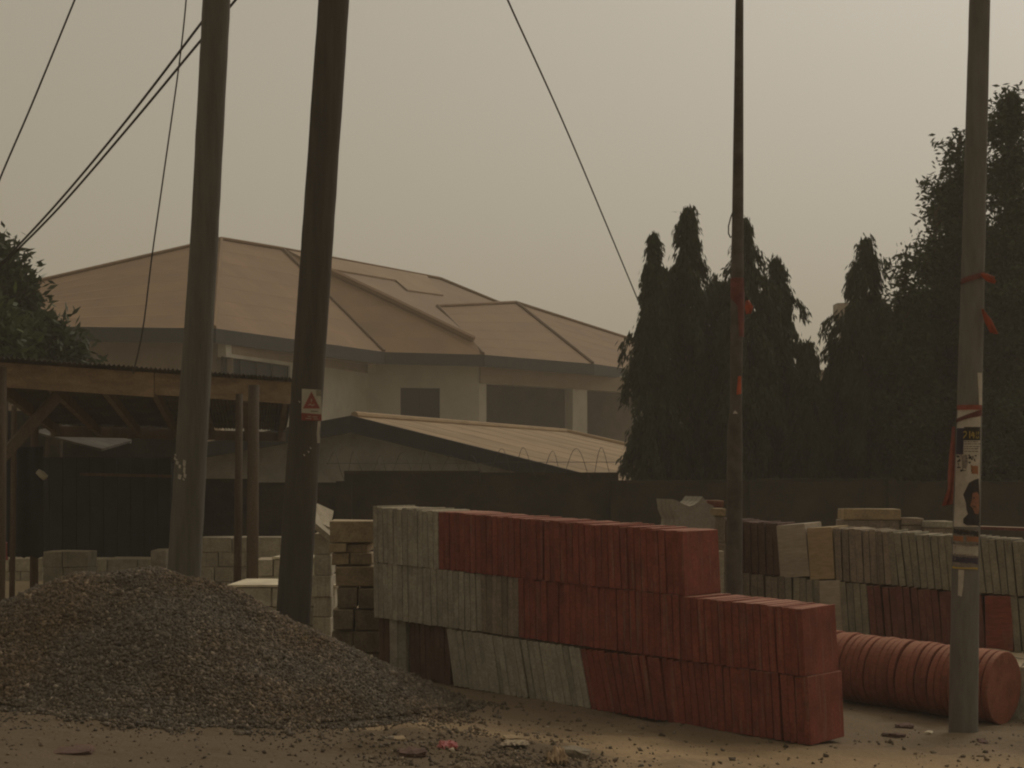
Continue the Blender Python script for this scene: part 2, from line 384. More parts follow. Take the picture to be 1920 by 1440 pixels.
def stones(name, xs, ys, zs, size, mat, parent=None):
    n = len(xs)
    base = np.array([(1, 0, 0), (-1, 0, 0), (0, 1, 0), (0, -1, 0), (0, 0, 1), (0, 0, -1)], float)
    fs = np.array([(0, 2, 4), (2, 1, 4), (1, 3, 4), (3, 0, 4), (2, 0, 5), (1, 2, 5), (3, 1, 5), (0, 3, 5)])
    V = base[None]*rng.uniform(.55, 1.15, (n, 6, 1))+rng.uniform(-.25, .25, (n, 6, 3))
    V = V*size[:, None, None]*rng.uniform(.5, 1.15, (n, 1, 3))
    # random rotation
    q = rng.normal(size=(n, 4)); q /= np.linalg.norm(q, axis=1)[:, None]; w_, x, y, z = q.T
    Rm = np.stack([1-2*(y*y+z*z), 2*(x*y-z*w_), 2*(x*z+y*w_), 2*(x*y+z*w_), 1-2*(x*x+z*z), 2*(y*z-x*w_), 2*(x*z-y*w_), 2*(y*z+x*w_), 1-2*(x*x+y*y)], -1).reshape(n, 3, 3)
    V = np.einsum('nij,nkj->nki', Rm, V)+np.stack([xs, ys, zs], -1)[:, None, :]
    Fa = fs[None]+(np.arange(n)*6)[:, None, None]
    return np_mesh(name, V.reshape(-1, 3), Fa.reshape(-1, 3), mat, parent)
n0 = 205000
sx = rng.uniform(-5.4, -.1, n0); sy = rng.uniform(9.7, 13.0, n0)
hh = heap_h(sx, sy); k = hh > -5; sx, sy, hh = sx[k], sy[k], hh[k]
ssz = np.clip(rng.lognormal(-4.32, .40, len(sx)), .006, .030)
so_ = stones('stone', sx, sy, hh+ssz*.15, ssz, m_stone, heap); so_['kind'] = 'stuff'; so_['label'] = 'angular crushed stone pieces covering the heap'
# scattered gravel round the foot of the heap and in the foreground
n1 = 70000
sx = rng.uniform(-4.4, 4.2, n1); sy = rng.uniform(8.3, 13.4, n1)
den = np.exp(-np.clip((sx+1.0), 0, 9)**2/1.0)*np.exp(-((sy-11.3)/1.0)**2)*1.0+.9*np.exp(-((sx+.15)/.75)**2-((sy-10.15)/.30)**2)+.03
den = den+.4*np.exp(-((sy-9.9)/.35)**2)*(sx < -.6)*(fnoise(sx, sy, .5, 21) > .1)
near1 = (heap_h(sx, sy+.12) > -5) | (heap_h(sx-.15, sy) > -5); near2 = (heap_h(sx, sy+.35) > -5) | (heap_h(sx-.4, sy) > -5)
den = den*(.25+.9*(fnoise(sx, sy, .35, 22) > -.1))*.55+.7*near1*(fnoise(sx, sy, .12, 31) > -.6)+.14*near2*(fnoise(sx, sy, .2, 32) > .0)
kk = (rng.random(n1) < den) & (heap_h(sx, sy) < -5)
sx, sy = sx[kk], sy[kk]; ssz = np.clip(rng.lognormal(-4.55, .45, len(sx)), .005, .030)
g2 = stones('loose_gravel', sx, sy, gz(sx, sy)+rough_ground(sx, sy)+ssz*.1, ssz, m_stone); tag(g2, 'loose crushed stones strewn over the sand in front of the red stack', kind='stuff')
print('stones', len(hh), len(sx))
def clod_mat():
    m = bpy.data.materials.new('earth_clod'); m.use_nodes = True; N = m.node_tree.nodes; L = m.node_tree.links
    b = N['Principled BSDF']; b.inputs['Roughness'].default_value = .95; b.inputs['Specular IOR Level'].default_value = .1
    g = N.new('ShaderNodeNewGeometry'); r = N.new('ShaderNodeValToRGB'); e = r.color_ramp.elements
    e[0].position = 0; e[0].color = (.075, .058, .040, 1); e[1].position = 1; e[1].color = (.40, .33, .24, 1)
    x = e.new(.55); x.color = (.15, .115, .078, 1); x = e.new(.9); x.color = (.22, .165, .11, 1)
    L.new(g.outputs['Random Per Island'], r.inputs[0]); L.new(r.outputs[0], b.inputs['Base Color']); return m
n3 = 150000
sx = rng.uniform(-5.2, .6, n3); sy = rng.uniform(9.5, 13.0, n3)
o0 = heap_h(sx, sy) < -5; e0 = (heap_h(sx, sy+.05) > -5) | (heap_h(sx-.06, sy) > -5); e1_ = (heap_h(sx, sy+.13) > -5) | (heap_h(sx-.2, sy) > -5); e2_ = (heap_h(sx, sy+.26) > -5) | (heap_h(sx-.45, sy) > -5)
kk = o0 & (rng.random(n3) < np.where(e0, .95, np.where(e1_, .42*(fnoise(sx, sy, .15, 51) > -.5), np.where(e2_, .13*(fnoise(sx, sy, .2, 52) > -.1), 0))))
sx, sy = sx[kk], sy[kk]; ssz = np.clip(rng.lognormal(-4.25, .42, len(sx)), .006, .03)
g4 = stones('loose_gravel', sx, sy, gz(sx, sy)+rough_ground(sx, sy)+ssz*.3, ssz, m_stone); tag(g4, 'apron of loose crushed stones round the foot of the gravel heap', kind='stuff')
n2 = 42000
sx = rng.uniform(-3.6, 3.9, n2); sy = rng.uniform(8.4, 12.2, n2)
den = 1.0*np.exp(-((sx+.15)/.62)**4-((sy-9.95)/.42)**4)*(fnoise(sx, sy, .22, 41) > -.45)+.35*np.exp(-((sx+.3)/.8)**2-((sy-10.9)/.5)**2)*(fnoise(sx, sy, .25, 42) > .05)+.035*(fnoise(sx, sy, .4, 43) > .1)+.010
kk = (rng.random(n2) < den) & (heap_h(sx, sy) < -5)
sx, sy = sx[kk], sy[kk]; ssz = np.clip(rng.lognormal(-4.45, .55, len(sx)), .005, .036)
g3 = stones('earth_clods', sx, sy, gz(sx, sy)+rough_ground(sx, sy)+ssz*.05, ssz, clod_mat()); tag(g3, 'crumbled earth and rubble fragments in the foreground', kind='stuff')

# ------------------------------------------------------------------ slab stacks
def slab_mesh(name, t, d, h, seed, chip=.006):
    random.seed(seed); bm = bmesh.new()
    bmesh.ops.create_cube(bm, size=1)
    for v in bm.verts:
        v.co = Vector((v.co.x*t, (v.co.y+.5)*d, (v.co.z+.5)*h))+Vector((random.uniform(-.0015, .0015), random.uniform(-1, 1)*chip, random.uniform(-1, 1)*chip*.7))
    bmesh.ops.bevel(bm, geom=list(bm.edges), offset=.0028, segments=1, affect='EDGES')
    me = bpy.data.meshes.new(name); bm.to_mesh(me); bm.free()
    me.materials.append(m_red)
    return me
ST = .052
SM = [slab_mesh('paving_slab', ST, .45, .45, 100+i) for i in range(7)]
def place(me, name, loc, rz, lean=0, yaw=0, mat=None, label=None, cat=None, group=None, sc=None, pitch=0):
    o = bpy.data.objects.new(name, me); COL.objects.link(o)
    Mx = Matrix.Translation(loc) @ Matrix.Rotation(rz+yaw, 4, 'Z') @ Matrix.Rotation(lean, 4, 'Y') @ Matrix.Rotation(pitch, 4, 'X')
    if sc: Mx = Mx @ Matrix.Diagonal((*sc, 1))
    o.matrix_world = Mx
    if mat:
        o.material_slots[0].link = 'OBJECT'; o.material_slots[0].material = mat
    return tag(o, label, cat, group)
S0 = Vector((-1.117, 13.80, 0)); S1 = Vector((1.97, 11.25, 0)); D1 = (S1-S0).normalized(); N1 = Vector((-D1.y, D1.x, 0)); RZ1 = math.atan2(D1.y, D1.x)
def t_at(px, S=S0, D=D1):
    k = (px-960)/F
    return (k*S.y-S.x)/(D.x-k*D.y)
WHERE1 = {0: 'bottom', 1: 'middle', 2: 'top'}
def front_row(row, segs, tend, leanf, zbase):
    random.seed(40+row)
    t = ST/2; i = 0; wob = 0
    while t < tend:
        px = 960+F*((S0+D1*t).x/(S0+D1*t).y)
        colr = [s for s in segs if s[0] <= px < s[1]]
        colr = colr[0] if colr else segs[-1]
        mat, cname, thick, rec = colr[2:]
        lean = -leanf(px)+R(random.uniform(-.5, .5))
        wob = wob*.8+random.uniform(-.004, .004)
        if random.random() < .05: wob += random.choice((-.016, .013))
        p = S0+D1*t+N1*(wob+rec+random.uniform(-.004, .004))
        z = float(gz(p.x+D1.x*0, p.y))+zbase
        th = thick/ST
        hs_ = random.uniform(.985, 1.012) if row == 2 else random.uniform(.985, 1.0)
        place(random.choice(SM), 'paving_slab', (p.x, p.y, z), RZ1, lean, R(random.uniform(-.5, .5)), mat,
              '%s paving slab on edge in the %s row of the long front stack' % (cname, WHERE1[row]), 'paving slab',
              '%s slabs in the %s row of the long front stack' % (cname, WHERE1[row]), sc=(th, 1, hs_))
        t += thick/math.cos(lean)+random.choice((.001, .001, .002, .003, .005)) + (.012 if random.random() < .035 else 0); i += 1
    return i
G = 'grey'; RD = 'red'
def leanC(px):
    if px < 845: return R(1)
    if px < 1140: return R(9.5+4*(px-850)/290)
    return R(max(3.2, 13-11*(px-1140)/260))
c0 = front_row(0, [(690, 733, m_dkbrown, 'dark stained', ST, .05), (733, 757, m_grey, 'pale grey', .085, .02), (757, 848, m_dkbrown, 'dark stained', ST, .05),
                   (848, 1112, m_grey, 'leaning grey', ST, 0), (1112, 1900, m_red, RD, ST, 0)], 4.0, leanC, 0.0)
c1 = front_row(1, [(690, 905, m_grey, G, ST, 0), (905, 972, m_gbrown, 'brownish grey', ST, 0), (972, 1900, m_red, RD, ST, 0)], 3.955, lambda p: R(1+2.6*max(0, (p-1000)/500)), .449)
c2 = front_row(2, [(690, 828, m_grey, G, ST, 0), (828, 1900, m_red, RD, ST, 0)], t_at(1288), lambda p: R(1.2+1.5*max(0, (p-1000)/300)), .897)
print('front slabs', c0, c1, c2)

# second stack behind and to the right
T0 = Vector((2.07, 15.3, 0)); D2 = Vector((1.62, -.9, 0)).normalized(); N2 = Vector((-D2.y, D2.x, 0)); RZ2 = math.atan2(D2.y, D2.x)
def back_row(row, segs, z0):
    random.seed(60+row); t = -.62; wob = 0; n = 0
    while t < 3.05:
        p0 = T0+D2*t; px = 960+F*p0.x/p0.y
        seg = [s for s in segs if s[0] <= px < s[1]]; seg = seg[0] if seg else segs[-1]
        mat, cname, thick, ln = seg[2:]
        lean = -R(ln+random.uniform(-.8, .8)); wob = wob*.8+random.uniform(-.006, .006)
        t2 = t+thick/2
        p = T0+D2*t2+N2*wob
        place(random.choice(SM), 'paving_slab', (p.x, p.y, float(gz(p.x, p.y))+z0), RZ2, lean, 0, mat,
              '%s paving slab on edge in the %s row of the rear stack' % (cname, 'upper' if row else 'lower'), 'paving slab',
              '%s slabs in the %s row of the rear stack' % (cname, 'upper' if row else 'lower'), sc=(thick/ST, 1, random.uniform(1.01, 1.05)))
        t += thick/math.cos(lean)+random.choice((.003, .005, .007, .010)); n += 1
    return n
b1 = back_row(1, [(0, 1458, m_dkbrown, 'dark brown', .058, 2), (1458, 1516, m_pale, 'broad pale grey', .262, 5), (1516, 1548, m_palet, 'broad tan', .235, 4),
                  (1548, 1660, m_gbrown, 'brownish grey', .056, 3), (1660, 4000, m_grey2, G, .056, 6)], .90)
b0 = back_row(0, [(0, 1470, m_gbrown, 'brown grey', .058, 1), (1470, 1530, m_grey2, 'greenish grey', .058, 1), (1530, 1572, m_pale, 'broad pale', .2, 2), (1572, 1622, m_grey2, 'greenish grey', .056, 4),
                  (1622, 1838, m_redd, 'dull red', .056, 5), (1838, 1893, m_red, 'broad dark red', .23, 2), (1893, 4000, m_grey2, G, .056, 5)], .43)
print('rear slabs', b1, b0)
# rough blocks under and before the rear stack
KM = []
for i in range(4):
    random.seed(200+i); mb = bmesh.new(); bmesh.ops.create_cube(mb, size=1)
    bmesh.ops.subdivide_edges(mb, edges=list(mb.edges), cuts=1, use_grid_fill=True)
    for v in mb.verts: v.co = Vector((v.co.x*.29, (v.co.y+.5)*.44, (v.co.z+.5)*.44))+Vector([random.uniform(-.014, .014) for _ in range(3)])
    me = bpy.data.meshes.new('rough_block'); mb.to_mesh(me); mb.free(); me.materials.append(m_grey); KM.append(me)
random.seed(5)
for r_ in range(3):
    for j in range(13):
        p = T0+D2*(-.5+j*.30)+N2*(-.98+r_*.455)
        place(random.choice(KM), 'rough_block', (p.x, p.y, float(gz(p.x, p.y))-.02+random.uniform(-.02, .015)), RZ2, 0, R(random.uniform(-2, 2)), m_block if random.random() < .5 else m_grey,
              'rough grey concrete block in the ledge under the rear slab stack', 'concrete block', 'rough blocks under the rear slab stack')
# red round discs on edge
dm = MB(); nseg = 44; rr_ = .275; th = .052
prof = [(-th/2, rr_-.006), (-th/2+.006, rr_), (th/2-.006, rr_), (th/2, rr_-.006)]
vs = []; fs = []
for (xx, r1) in prof:
    for k in range(nseg):
        a = 2*math.pi*k/nseg; vs.append((xx, r1*math.cos(a), r1*math.sin(a)+rr_))
for j in range(3):
    for k in range(nseg): fs.append((j*nseg+k, j*nseg+(k+1) % nseg, (j+1)*nseg+(k+1) % nseg, (j+1)*nseg+k))
fs.append(tuple(range(nseg))); fs.append(tuple(3*nseg+k for k in range(nseg)))
dm.add(vs, fs); dme = dm.mesh('round_slab'); dme.materials.append(m_red)
m_disc = M('dusty_red_concrete', (.245, .080, .052), var=.25, streak=(.3, .17, .10, .3), rnd=.12, speck=.12, dust=.5, toplit_c=(.42, .22, .14))
DD = Vector((-.72, .69, 0)).normalized(); RZD = math.atan2(-DD.y, -DD.x); random.seed(11)
E0 = Vector((3.70, 12.85, 0)); t = .026
for i in range(31):
    p = E0+DD*t+Vector((DD.y, -DD.x, 0))*random.uniform(-.006, .006)
    last = i == 0
    place(dme, 'round_slab', (p.x, p.y, float(gz(p.x, p.y))-.008+random.uniform(0, .012)), RZD, R(random.uniform(2, 4.5)) if not last else R(2), R(random.uniform(-1, 1)), m_disc,
          'foremost red round paving disc, its flat face showing, right of the thin poster pole' if last else 'red round paving disc on edge in the long row behind the poster pole',
          'round slab', 'red round paving discs on edge')
    t += .054+random.choice((0, .002, .003, .006))

# shaped ornamental pavers standing on the rear pile
shape = [(1262, 936), (1270, 939), (1281, 945), (1292, 949), (1301, 947), (1311, 940), (1317, 931), (1327, 944), (1339, 949), (1331, 959), (1342, 971), (1339, 992), (1338, 1012), (1270, 1012), (1270, 990), (1272, 974), (1265, 957)]
Ys = 14.7
for i in range(4):
    mb = MB(); o3 = Vector((-.030*i, .085*i+random.uniform(-.004, .004), 0))
    poly = [P(a, b, Ys)+o3 for a, b in shape]
    mb.prism(poly, Vector((-.026, .075, 0)))
    o = mb.build('shaped_paver', m_pav)
    tag(o, 'grey scoop topped shaped paver, %s of the upright bundle behind the red stack' % ('front one', 'second', 'third', 'rearmost')[i], 'shaped paver', 'scoop topped shaped pavers')
# support of the pavers: low block pile hidden behind the red stack
random.seed(3)
for j in range(2):
    for k in range(4):
        p = Vector((1.50+j*.30-.1, 15.0, 0))
        mb = MB(); mb.box((0, 0, .155), (.29, .5, .30))
        o = mb.build('concrete_block', m_block, bevel=.006); zz = float(gz(p.x, p.y))
        o.location = (p.x, p.y+.1, zz+k*.302)
        if k == 3: o.scale.z = .62
        tag(o, 'grey concrete block in the pile carrying the scoop topped pavers', 'concrete block', 'blocks under the shaped pavers')

# ------------------------------------------------------------------ block piles
def block_mesh(l, d, h, seed, hollow=False):
    random.seed(seed); bm = bmesh.new(); bmesh.ops.create_cube(bm, size=1)
    for v in bm.verts: v.co = Vector((v.co.x*l, v.co.y*d, (v.co.z+.5)*h))+Vector([random.uniform(-.005, .005) for _ in range(3)])
    bmesh.ops.bevel(bm, geom=list(bm.edges), offset=.007, segments=1, affect='EDGES')
    me = bpy.data.meshes.new('concrete_block'); bm.to_mesh(me); bm.free(); me.materials.append(m_block); return me
BM_ = {}
def blk(px0, px1, py0, py1, Y, depth, mat, label, group, rz=0, n=0):
    l = (px1-px0)/F*Y; h = (py1-py0)/F*Y
    me = block_mesh(l-.006, depth, h-.004, random.randint(0, 9999))
    p = P((px0+px1)/2, py1, Y)
    return place(me, 'concrete_block', (p.x, Y+depth/2, p.z), 0, 0, rz, mat, label, 'concrete block', group)
random.seed(21)
# tan column left of the long stack
lt = 'tan concrete block in the rough column against the left end of the front stack'
gt = 'tan concrete blocks of the column'
for a in [(616, 700, 976, 1018), (619, 652, 1019, 1036), (653, 692, 1019, 1036), (621, 654, 1037, 1059), (655, 697, 1037, 1059), (627, 709, 1061, 1100), (629, 669, 1101, 1141), (670, 711, 1103, 1141),
          (623, 662, 1142, 1181), (664, 714, 1143, 1182), (619, 660, 1182, 1221), (662, 717, 1184, 1224), (614, 662, 1222, 1250), (664, 720, 1225, 1252)]:
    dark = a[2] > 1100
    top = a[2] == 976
    tci = globals().get('tci', -1)+1
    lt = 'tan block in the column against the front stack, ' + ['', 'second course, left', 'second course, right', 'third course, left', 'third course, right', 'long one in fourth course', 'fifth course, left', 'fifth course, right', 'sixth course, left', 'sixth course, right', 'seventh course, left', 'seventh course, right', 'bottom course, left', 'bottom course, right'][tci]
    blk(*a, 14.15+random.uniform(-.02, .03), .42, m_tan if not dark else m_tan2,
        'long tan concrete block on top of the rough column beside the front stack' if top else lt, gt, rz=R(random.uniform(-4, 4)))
# pale pile behind the second pole
NTH = ['top', 'second', 'third', 'fourth', 'fifth', 'sixth']
POS = ['leftmost', 'second', 'third', 'fourth', 'fifth', 'sixth', 'seventh', 'eighth', 'ninth']
def pile(px0, px1, top, Yf, ncourse, ch, rows, mat, label, group, wmin=.15, wmax=.42, zb=None):
    zt = Z_(top, Yf)
    for c in range(ncourse):
        z = zt-(c+1)*ch
        for r_ in range(rows):
            x = X_(px0, Yf)+random.uniform(-.01, .01); xe = X_(px1, Yf)
            bi = 0
            while x < xe-.05:
                l = random.choice((.20, .24, .40, .40)); l = max(wmin, min(wmax, l)); l = min(l, xe-x) if xe-x-l > .12 or xe-x < l else xe-x
                me = block_mesh(l-.008, .44, ch-.004, random.randint(0, 9999))
                place(me, 'concrete_block', (x+l/2, Yf+.22+r_*.455+random.uniform(-.012, .012), z), 0, 0, R(random.uniform(-1.2, 1.2)), mat,
                      '%s, %s%s course, %s' % (label, 'back row, ' if r_ else '', NTH[c], POS[bi]+('' if bi == 0 else ' from left')), 'concrete block', group)
                x += l; bi += 1
pile(428, 628, 1101, 15.6, 3, .178, 2, m_block, 'pale block in low pile behind the sign pole', 'pale blocks behind the sign pole')
pile(478, 606, 1048, 18.4, 4, .185, 1, m_block, 'block in the middle pile beyond the sign pole', 'blocks of the middle pile')
pile(372, 604, 1007, 20.6, 5, .18, 1, m_grey, 'grey block in the rear pile by the wall', 'blocks of the rear pile')
pile(80, 165, 1034, 20.4, 3, .19, 1, m_grey2, 'grey block in the short left pile', 'blocks of the short left pile')
pile(-20, 78, 1047, 21.8, 2, .17, 1, m_block, 'pale block in the low left row', 'blocks of the low left row')
pile(166, 300, 1047, 22.0, 2, .17, 1, m_block, 'pale block beyond the gravel heap', 'blocks of the low middle row')
pile(283, 312, 1031, 21.0, 3, .17, 1, m_grey, 'grey block just left of the first pole', 'blocks beside the first pole')
# screed laid on the block tops
def cap(px0, px1, py, Y, dep, th=.02):
    mb = MB(); z = Z_(py, Y); x0, x1 = X_(px0, Y), X_(px1, Y)
    n = 7; top = []
    poly = [(x0, Y-.01), (x1, Y-.015), (x1+.03, Y+dep*.5), (x1-.01, Y+dep), (x0+.04, Y+dep)]
    mb.prism([(a, b, z+.002) for a, b in poly], (0, 0, th)); return mb
for a, lab in (((426, 631, 1101, 15.6, .88), 'thin pale flat slab lying over the low block pile behind the sign pole'),
               ((510, 608, 1048, 18.4, .42), 'thin pale flat slab lying over the middle block pile'),):
    o = cap(*a).build('flat_slab', m_white); tag(o, lab, 'flat slab')
for (pl, lab) in (([(578, 1218), (614, 1211), (622, 1217), (618, 1223), (590, 1222)], 'white broken slab piece on the ground right of the sign pole'),
                  ([(601, 1230), (618, 1226), (620, 1236), (608, 1240)], 'small white broken slab chip below the larger white piece')):
    mb = MB(); Yc = 14.2
    mb.prism([P(a, b-4, Yc-(b-1225)*.012)-Vector((0, 0, .01)) for a, b in pl], (0, .05, .018)); tag(mb.build('broken_slab', m_white), lab, 'broken slab')
for i, (c, sz, rx, ry, lab) in enumerate(((P(598, 967, 15.4), (.24, .30, .05), .5, .5, 'upper tilted grey broken slab on the rubble beside the tan column'),
                                          (P(603, 985, 15.3), (.26, .25, .05), .35, .75, 'lower tilted grey broken slab on the rubble beside the tan column'))):
    mb = MB(); mb.box(c, sz, rx=rx, ry=ry); tag(mb.build('broken_slab', m_grey), lab, 'broken slab')
pile(585, 622, 1000, 15.4, 6, .19, 1, m_grey, 'grey block under the tilted broken slabs', 'blocks under the broken slabs')
# things on and behind the rear stack
for (a, mt, lab) in (((1582, 1689, 954, 975, 16.2), m_tan, 'long tan concrete kerb lying behind the rear stack'), ((1690, 1732, 971, 985, 16.2), m_gbrown, 'short brown kerb piece lying right of the long tan kerb'),
                     ((1733, 1789, 977, 990, 16.1), m_grey, 'thin grey kerb piece lying behind the poster pole'), ((1331, 1361, 953, 968, 15.0), m_tan, 'small tan block left of the thin steel pole'),
                     ((1326, 1357, 938, 952, 15.3), m_redd, 'small red block behind the thin steel pole')):
    px0, px1, py0, py1, Y = a; h = (py1-py0)/F*Y
    me = block_mesh((px1-px0)/F*Y, .3, h, 5); p = P((px0+px1)/2, py1, Y)
    place(me, 'kerb_block', (p.x, Y+.15, p.z), 0, mat=mt, label=lab, cat='kerb block')
    # pile carrying it
    z = p.z; x = p.x; kk_ = 0
    while z > float(gz(x, Y))+.02 and kk_ < 6:
        hh_ = min(.24, z-float(gz(x, Y)))
        place(block_mesh((px1-px0)/F*Y*.98, .42, hh_-.004, kk_), 'concrete_block', (x, Y+.22, z-hh_), 0, mat=m_gbrown, label='block in the pile below the ' + lab.split(' lying')[0].split(' left of')[0].split(' behind')[0], cat='concrete block', group='piles behind the rear stack')
        z -= hh_; kk_ += 1
# thin red plank on the rear stack, at right
mb = MB(); mb.prism([P(1838, 987, 14.3), P(1925, 990, 14.2), P(1925, 996, 14.2), P(1838, 993, 14.3)], (.05, .16, 0)); tag(mb.build('timber_plank', m_redd), 'thin reddish plank lying on the rear stack right of the poster pole', 'plank')

# ------------------------------------------------------------------ poles
class Pole:
    def __init__(s, pts, Y, topz):
        # pts: (py, px_left, px_right) rows down the pole
        s.Y = Y; s.rows = sorted([(Z_(a, Y), X_((b+c)/2, Y), (c-b)/2/F*Y) for a, b, c in pts]); s.topz = topz
        z0, x0, r0 = s.rows[-2]; z1, x1, r1 = s.rows[-1]; k = (topz-z1)/(z1-z0)
        s.rows.append((topz, x1+(x1-x0)*k, max(.6*r1, r1+(r1-r0)*k)))
        z0, x0, r0 = s.rows[0]; z1, x1, r1 = s.rows[1]; zb = float(gz(x0, Y))-.25; k = (z0-zb)/(z1-z0)
        s.rows.insert(0, (zb, x0-(x1-x0)*min(k, 3), r0))
    def at(s, z):
        for (a, b) in zip(s.rows[:-1], s.rows[1:]):
            if a[0] <= z <= b[0]:
                t = (z-a[0])/(b[0]-a[0]); return a[1]+t*(b[1]-a[1]), a[2]+t*(b[2]-a[2])
        return s.rows[-1][1:]
    def make(s, name, mat, label, cat, group=None, n=28):
        b = s.rows[0]; s.e = empty(name, (b[1], s.Y, float(gz(b[1], s.Y))), label, cat, group)
        mb = MB(); z = s.rows[0][0]; pts = []; rad = []
        while z < s.topz: x, r = s.at(z); pts.append((x, s.Y, z)); rad.append(r*(1+random.uniform(-.012, .012))); z += .16
        mb.tube(pts, rad, n, jit=.008); mb.build('shaft', mat, s.e, smooth=True); return s.e
    def surf(s, u, py, off):   # u in -1..1 across the visible width, py photo row
        z = Z_(py, s.Y); x, r = s.at(z); r += off
        a = math.asin(max(-.98, min(.98, u))); return Vector((x+r*math.sin(a), s.Y-r*math.cos(a), z))
    def poly(s, mb, pl, off, mi=0):
        """flat print: polygon in (px, py) wrapped on the pole as strips"""
        ys = [p[1] for p in pl]; y0, y1 = min(ys), max(ys); n = max(1, int((y1-y0)/2.0))
        def span(y):
            xs = []
            for (a, b) in zip(pl, pl[1:]+pl[:1]):
                if (a[1]-y)*(b[1]-y) < 0 or (a[1] == y) != (b[1] == y) and min(a[1], b[1]) <= y <= max(a[1], b[1]):
                    t = (y-a[1])/(b[1]-a[1]); xs.append(a[0]+t*(b[0]-a[0]))
            return (min(xs), max(xs)) if len(xs) >= 2 else None
        for k in range(n):
            ya = y0+(y1-y0)*k/n; yb = y0+(y1-y0)*(k+1)/n
            sa = span(ya+1e-3); sb = span(yb-1e-3)
            if not sa or not sb: continue
            m = 8
            for j in range(m):
                q = []
                for (sp, yy, t) in ((sa, ya, j/m), (sa, ya, (j+1)/m), (sb, yb, (j+1)/m), (sb, yb, j/m)):
                    px = sp[0]+(sp[1]-sp[0])*t; x, r = s.at(Z_(yy, s.Y)); Yd = s.Y
                    for _ in range(4): u = max(-.99, min(.99, (X_(px, Yd)-x)/(r+off))); Yd = s.Y-(r+off)*math.sqrt(1-u*u)
                    q.append(s.surf(u, yy, off))
                mb.add(q, [(0, 1, 2, 3)], mi)
p1 = Pole([(1070, 314, 376), (450, 357, 409), (0, 380, 432)], 13.7, 9.0)
e1 = p1.make('utility_pole', m_pole, 'thick grey brown utility pole standing behind the peak of the gravel heap', 'utility pole', 'thick utility poles')
p2 = Pole([(1210, 514, 578), (700, 548, 608), (0, 597, 655)], 13.25, 9.2)
e2 = p2.make('utility_pole', m_pole2, 'thick dark utility pole carrying a red and white warning sign', 'utility pole', 'thick utility poles')
p4 = Pole([(1370, 1779, 1833), (1060, 1785, 1836), (700, 1797, 1842), (0, 1818, 1856)], 12.1, 8.0)
e4 = p4.make('utility_pole', m_polec, 'grey pole at the right pasted with torn posters and tied with ribbons', 'utility pole')
p3 = Pole([(1125, 1361, 1392), (782, 1364, 1392), (768, 1369, 1391), (560, 1370, 1394), (0, 1379, 1394)], 13.9, 7.5)
e3 = p3.make('steel_pole', m_steel, 'thin dark steel pole with red ribbon standing behind the red stack', 'steel pole')
def patch(pole, pl, off, mat, name, parent, label=None):
    mb = MB(); pole.poly(mb, pl, off); o = mb.build(name, mat, parent); md = o.modifiers.new('solid', 'SOLIDIFY'); md.thickness = .0008
    if label: o['label'] = label
    return o
# pale marks on pole 1
for k in range(11):
    x = random.uniform(322, 346); y = random.uniform(835, 905); a = random.uniform(3, 7); b = random.uniform(4, 15)
    mb = MB(); p1.poly(mb, [(x, y), (x+a, y+2), (x+a*.7, y+b), (x-1, y+b*.8)], .004+k*.0003); mb.build('paper_scrap', m_paper, e1)
# scraps on pole 2
for (x, y) in ((559, 752), (576, 845), (568, 851), (580, 838)):
    mb = MB(); p2.poly(mb, [(x, y), (x+5, y+1), (x+3, y+5)], .004); mb.build('paper_scrap', m_paper, e2)
# warning sign (a plate fixed to pole 2)
c = P(584, 759, 13.25); zs = {}
sg = empty('warning_sign', (c.x, 13.25-.16, c.z-.13), 'small white warning sign with red triangle and red bottom band on the dark pole', 'warning sign')
def plate(pl, off, mat, name, th=.0015):
    mb = MB(); Yp = 13.25-.150-off; k = Yp/13.25
    mb.prism([(X_(a, 13.1), Yp, Z_(b, 13.1)) for a, b in pl], (0, th, 0)); return mb.build(name, mat, sg)
plate([(566, 729), (602, 731), (603, 789), (565, 788)], 0, m_signw, 'plate', .004)
plate([(565.2, 774), (603, 777), (603, 789), (565.2, 788)], .002, m_signr, 'red_band')
plate([(584, 734), (600, 766), (568, 766)], .002, m_signr, 'triangle')
mb = MB(); Yp = 13.25-.150-.0042
def mark(pl):
    mb.prism([(X_(a, 13.1), Yp, Z_(b, 13.1)) for a, b in pl], (0, .0015, 0))
mark([(583.2, 748), (585, 748), (584.6, 754), (583.4, 754)]); mark([(578, 759), (582, 757), (586, 760), (590, 757.5), (590, 759), (586, 761.5), (582, 758.6), (578, 760.4)])
for (x, y, l) in ((577, 780, 6), (586, 781, 9), (573, 784, 11), (588, 785, 8)): mark([(x, y), (x+l, y+.3), (x+l, y+1.4), (x, y+1.1)])
mb.build('marks', m_signw, sg)
mb = MB()
for (x, y, l) in ((583, 770.4, 13),): mark([(x, y), (x+l, y+.6), (x+l, y+1.8), (x, y+1.2)])
mb.build('caption', m_ink, sg)
plate([(592, 729.4), (602.6, 731.4), (602.8, 743), (593, 742)], .0022, m_grey2, 'scuffed_corner')
mb = MB(); mb.prism([P(596, 790, 13.1), P(601, 790, 13.1), P(599, 812, 13.1), P(600, 830, 13.1), P(595, 831, 13.1), P(594, 812, 13.1)], (0, .003, 0))
tag(mb.build('paper_strip', m_paper), 'narrow pale torn strip hanging under the warning sign', 'paper strip')

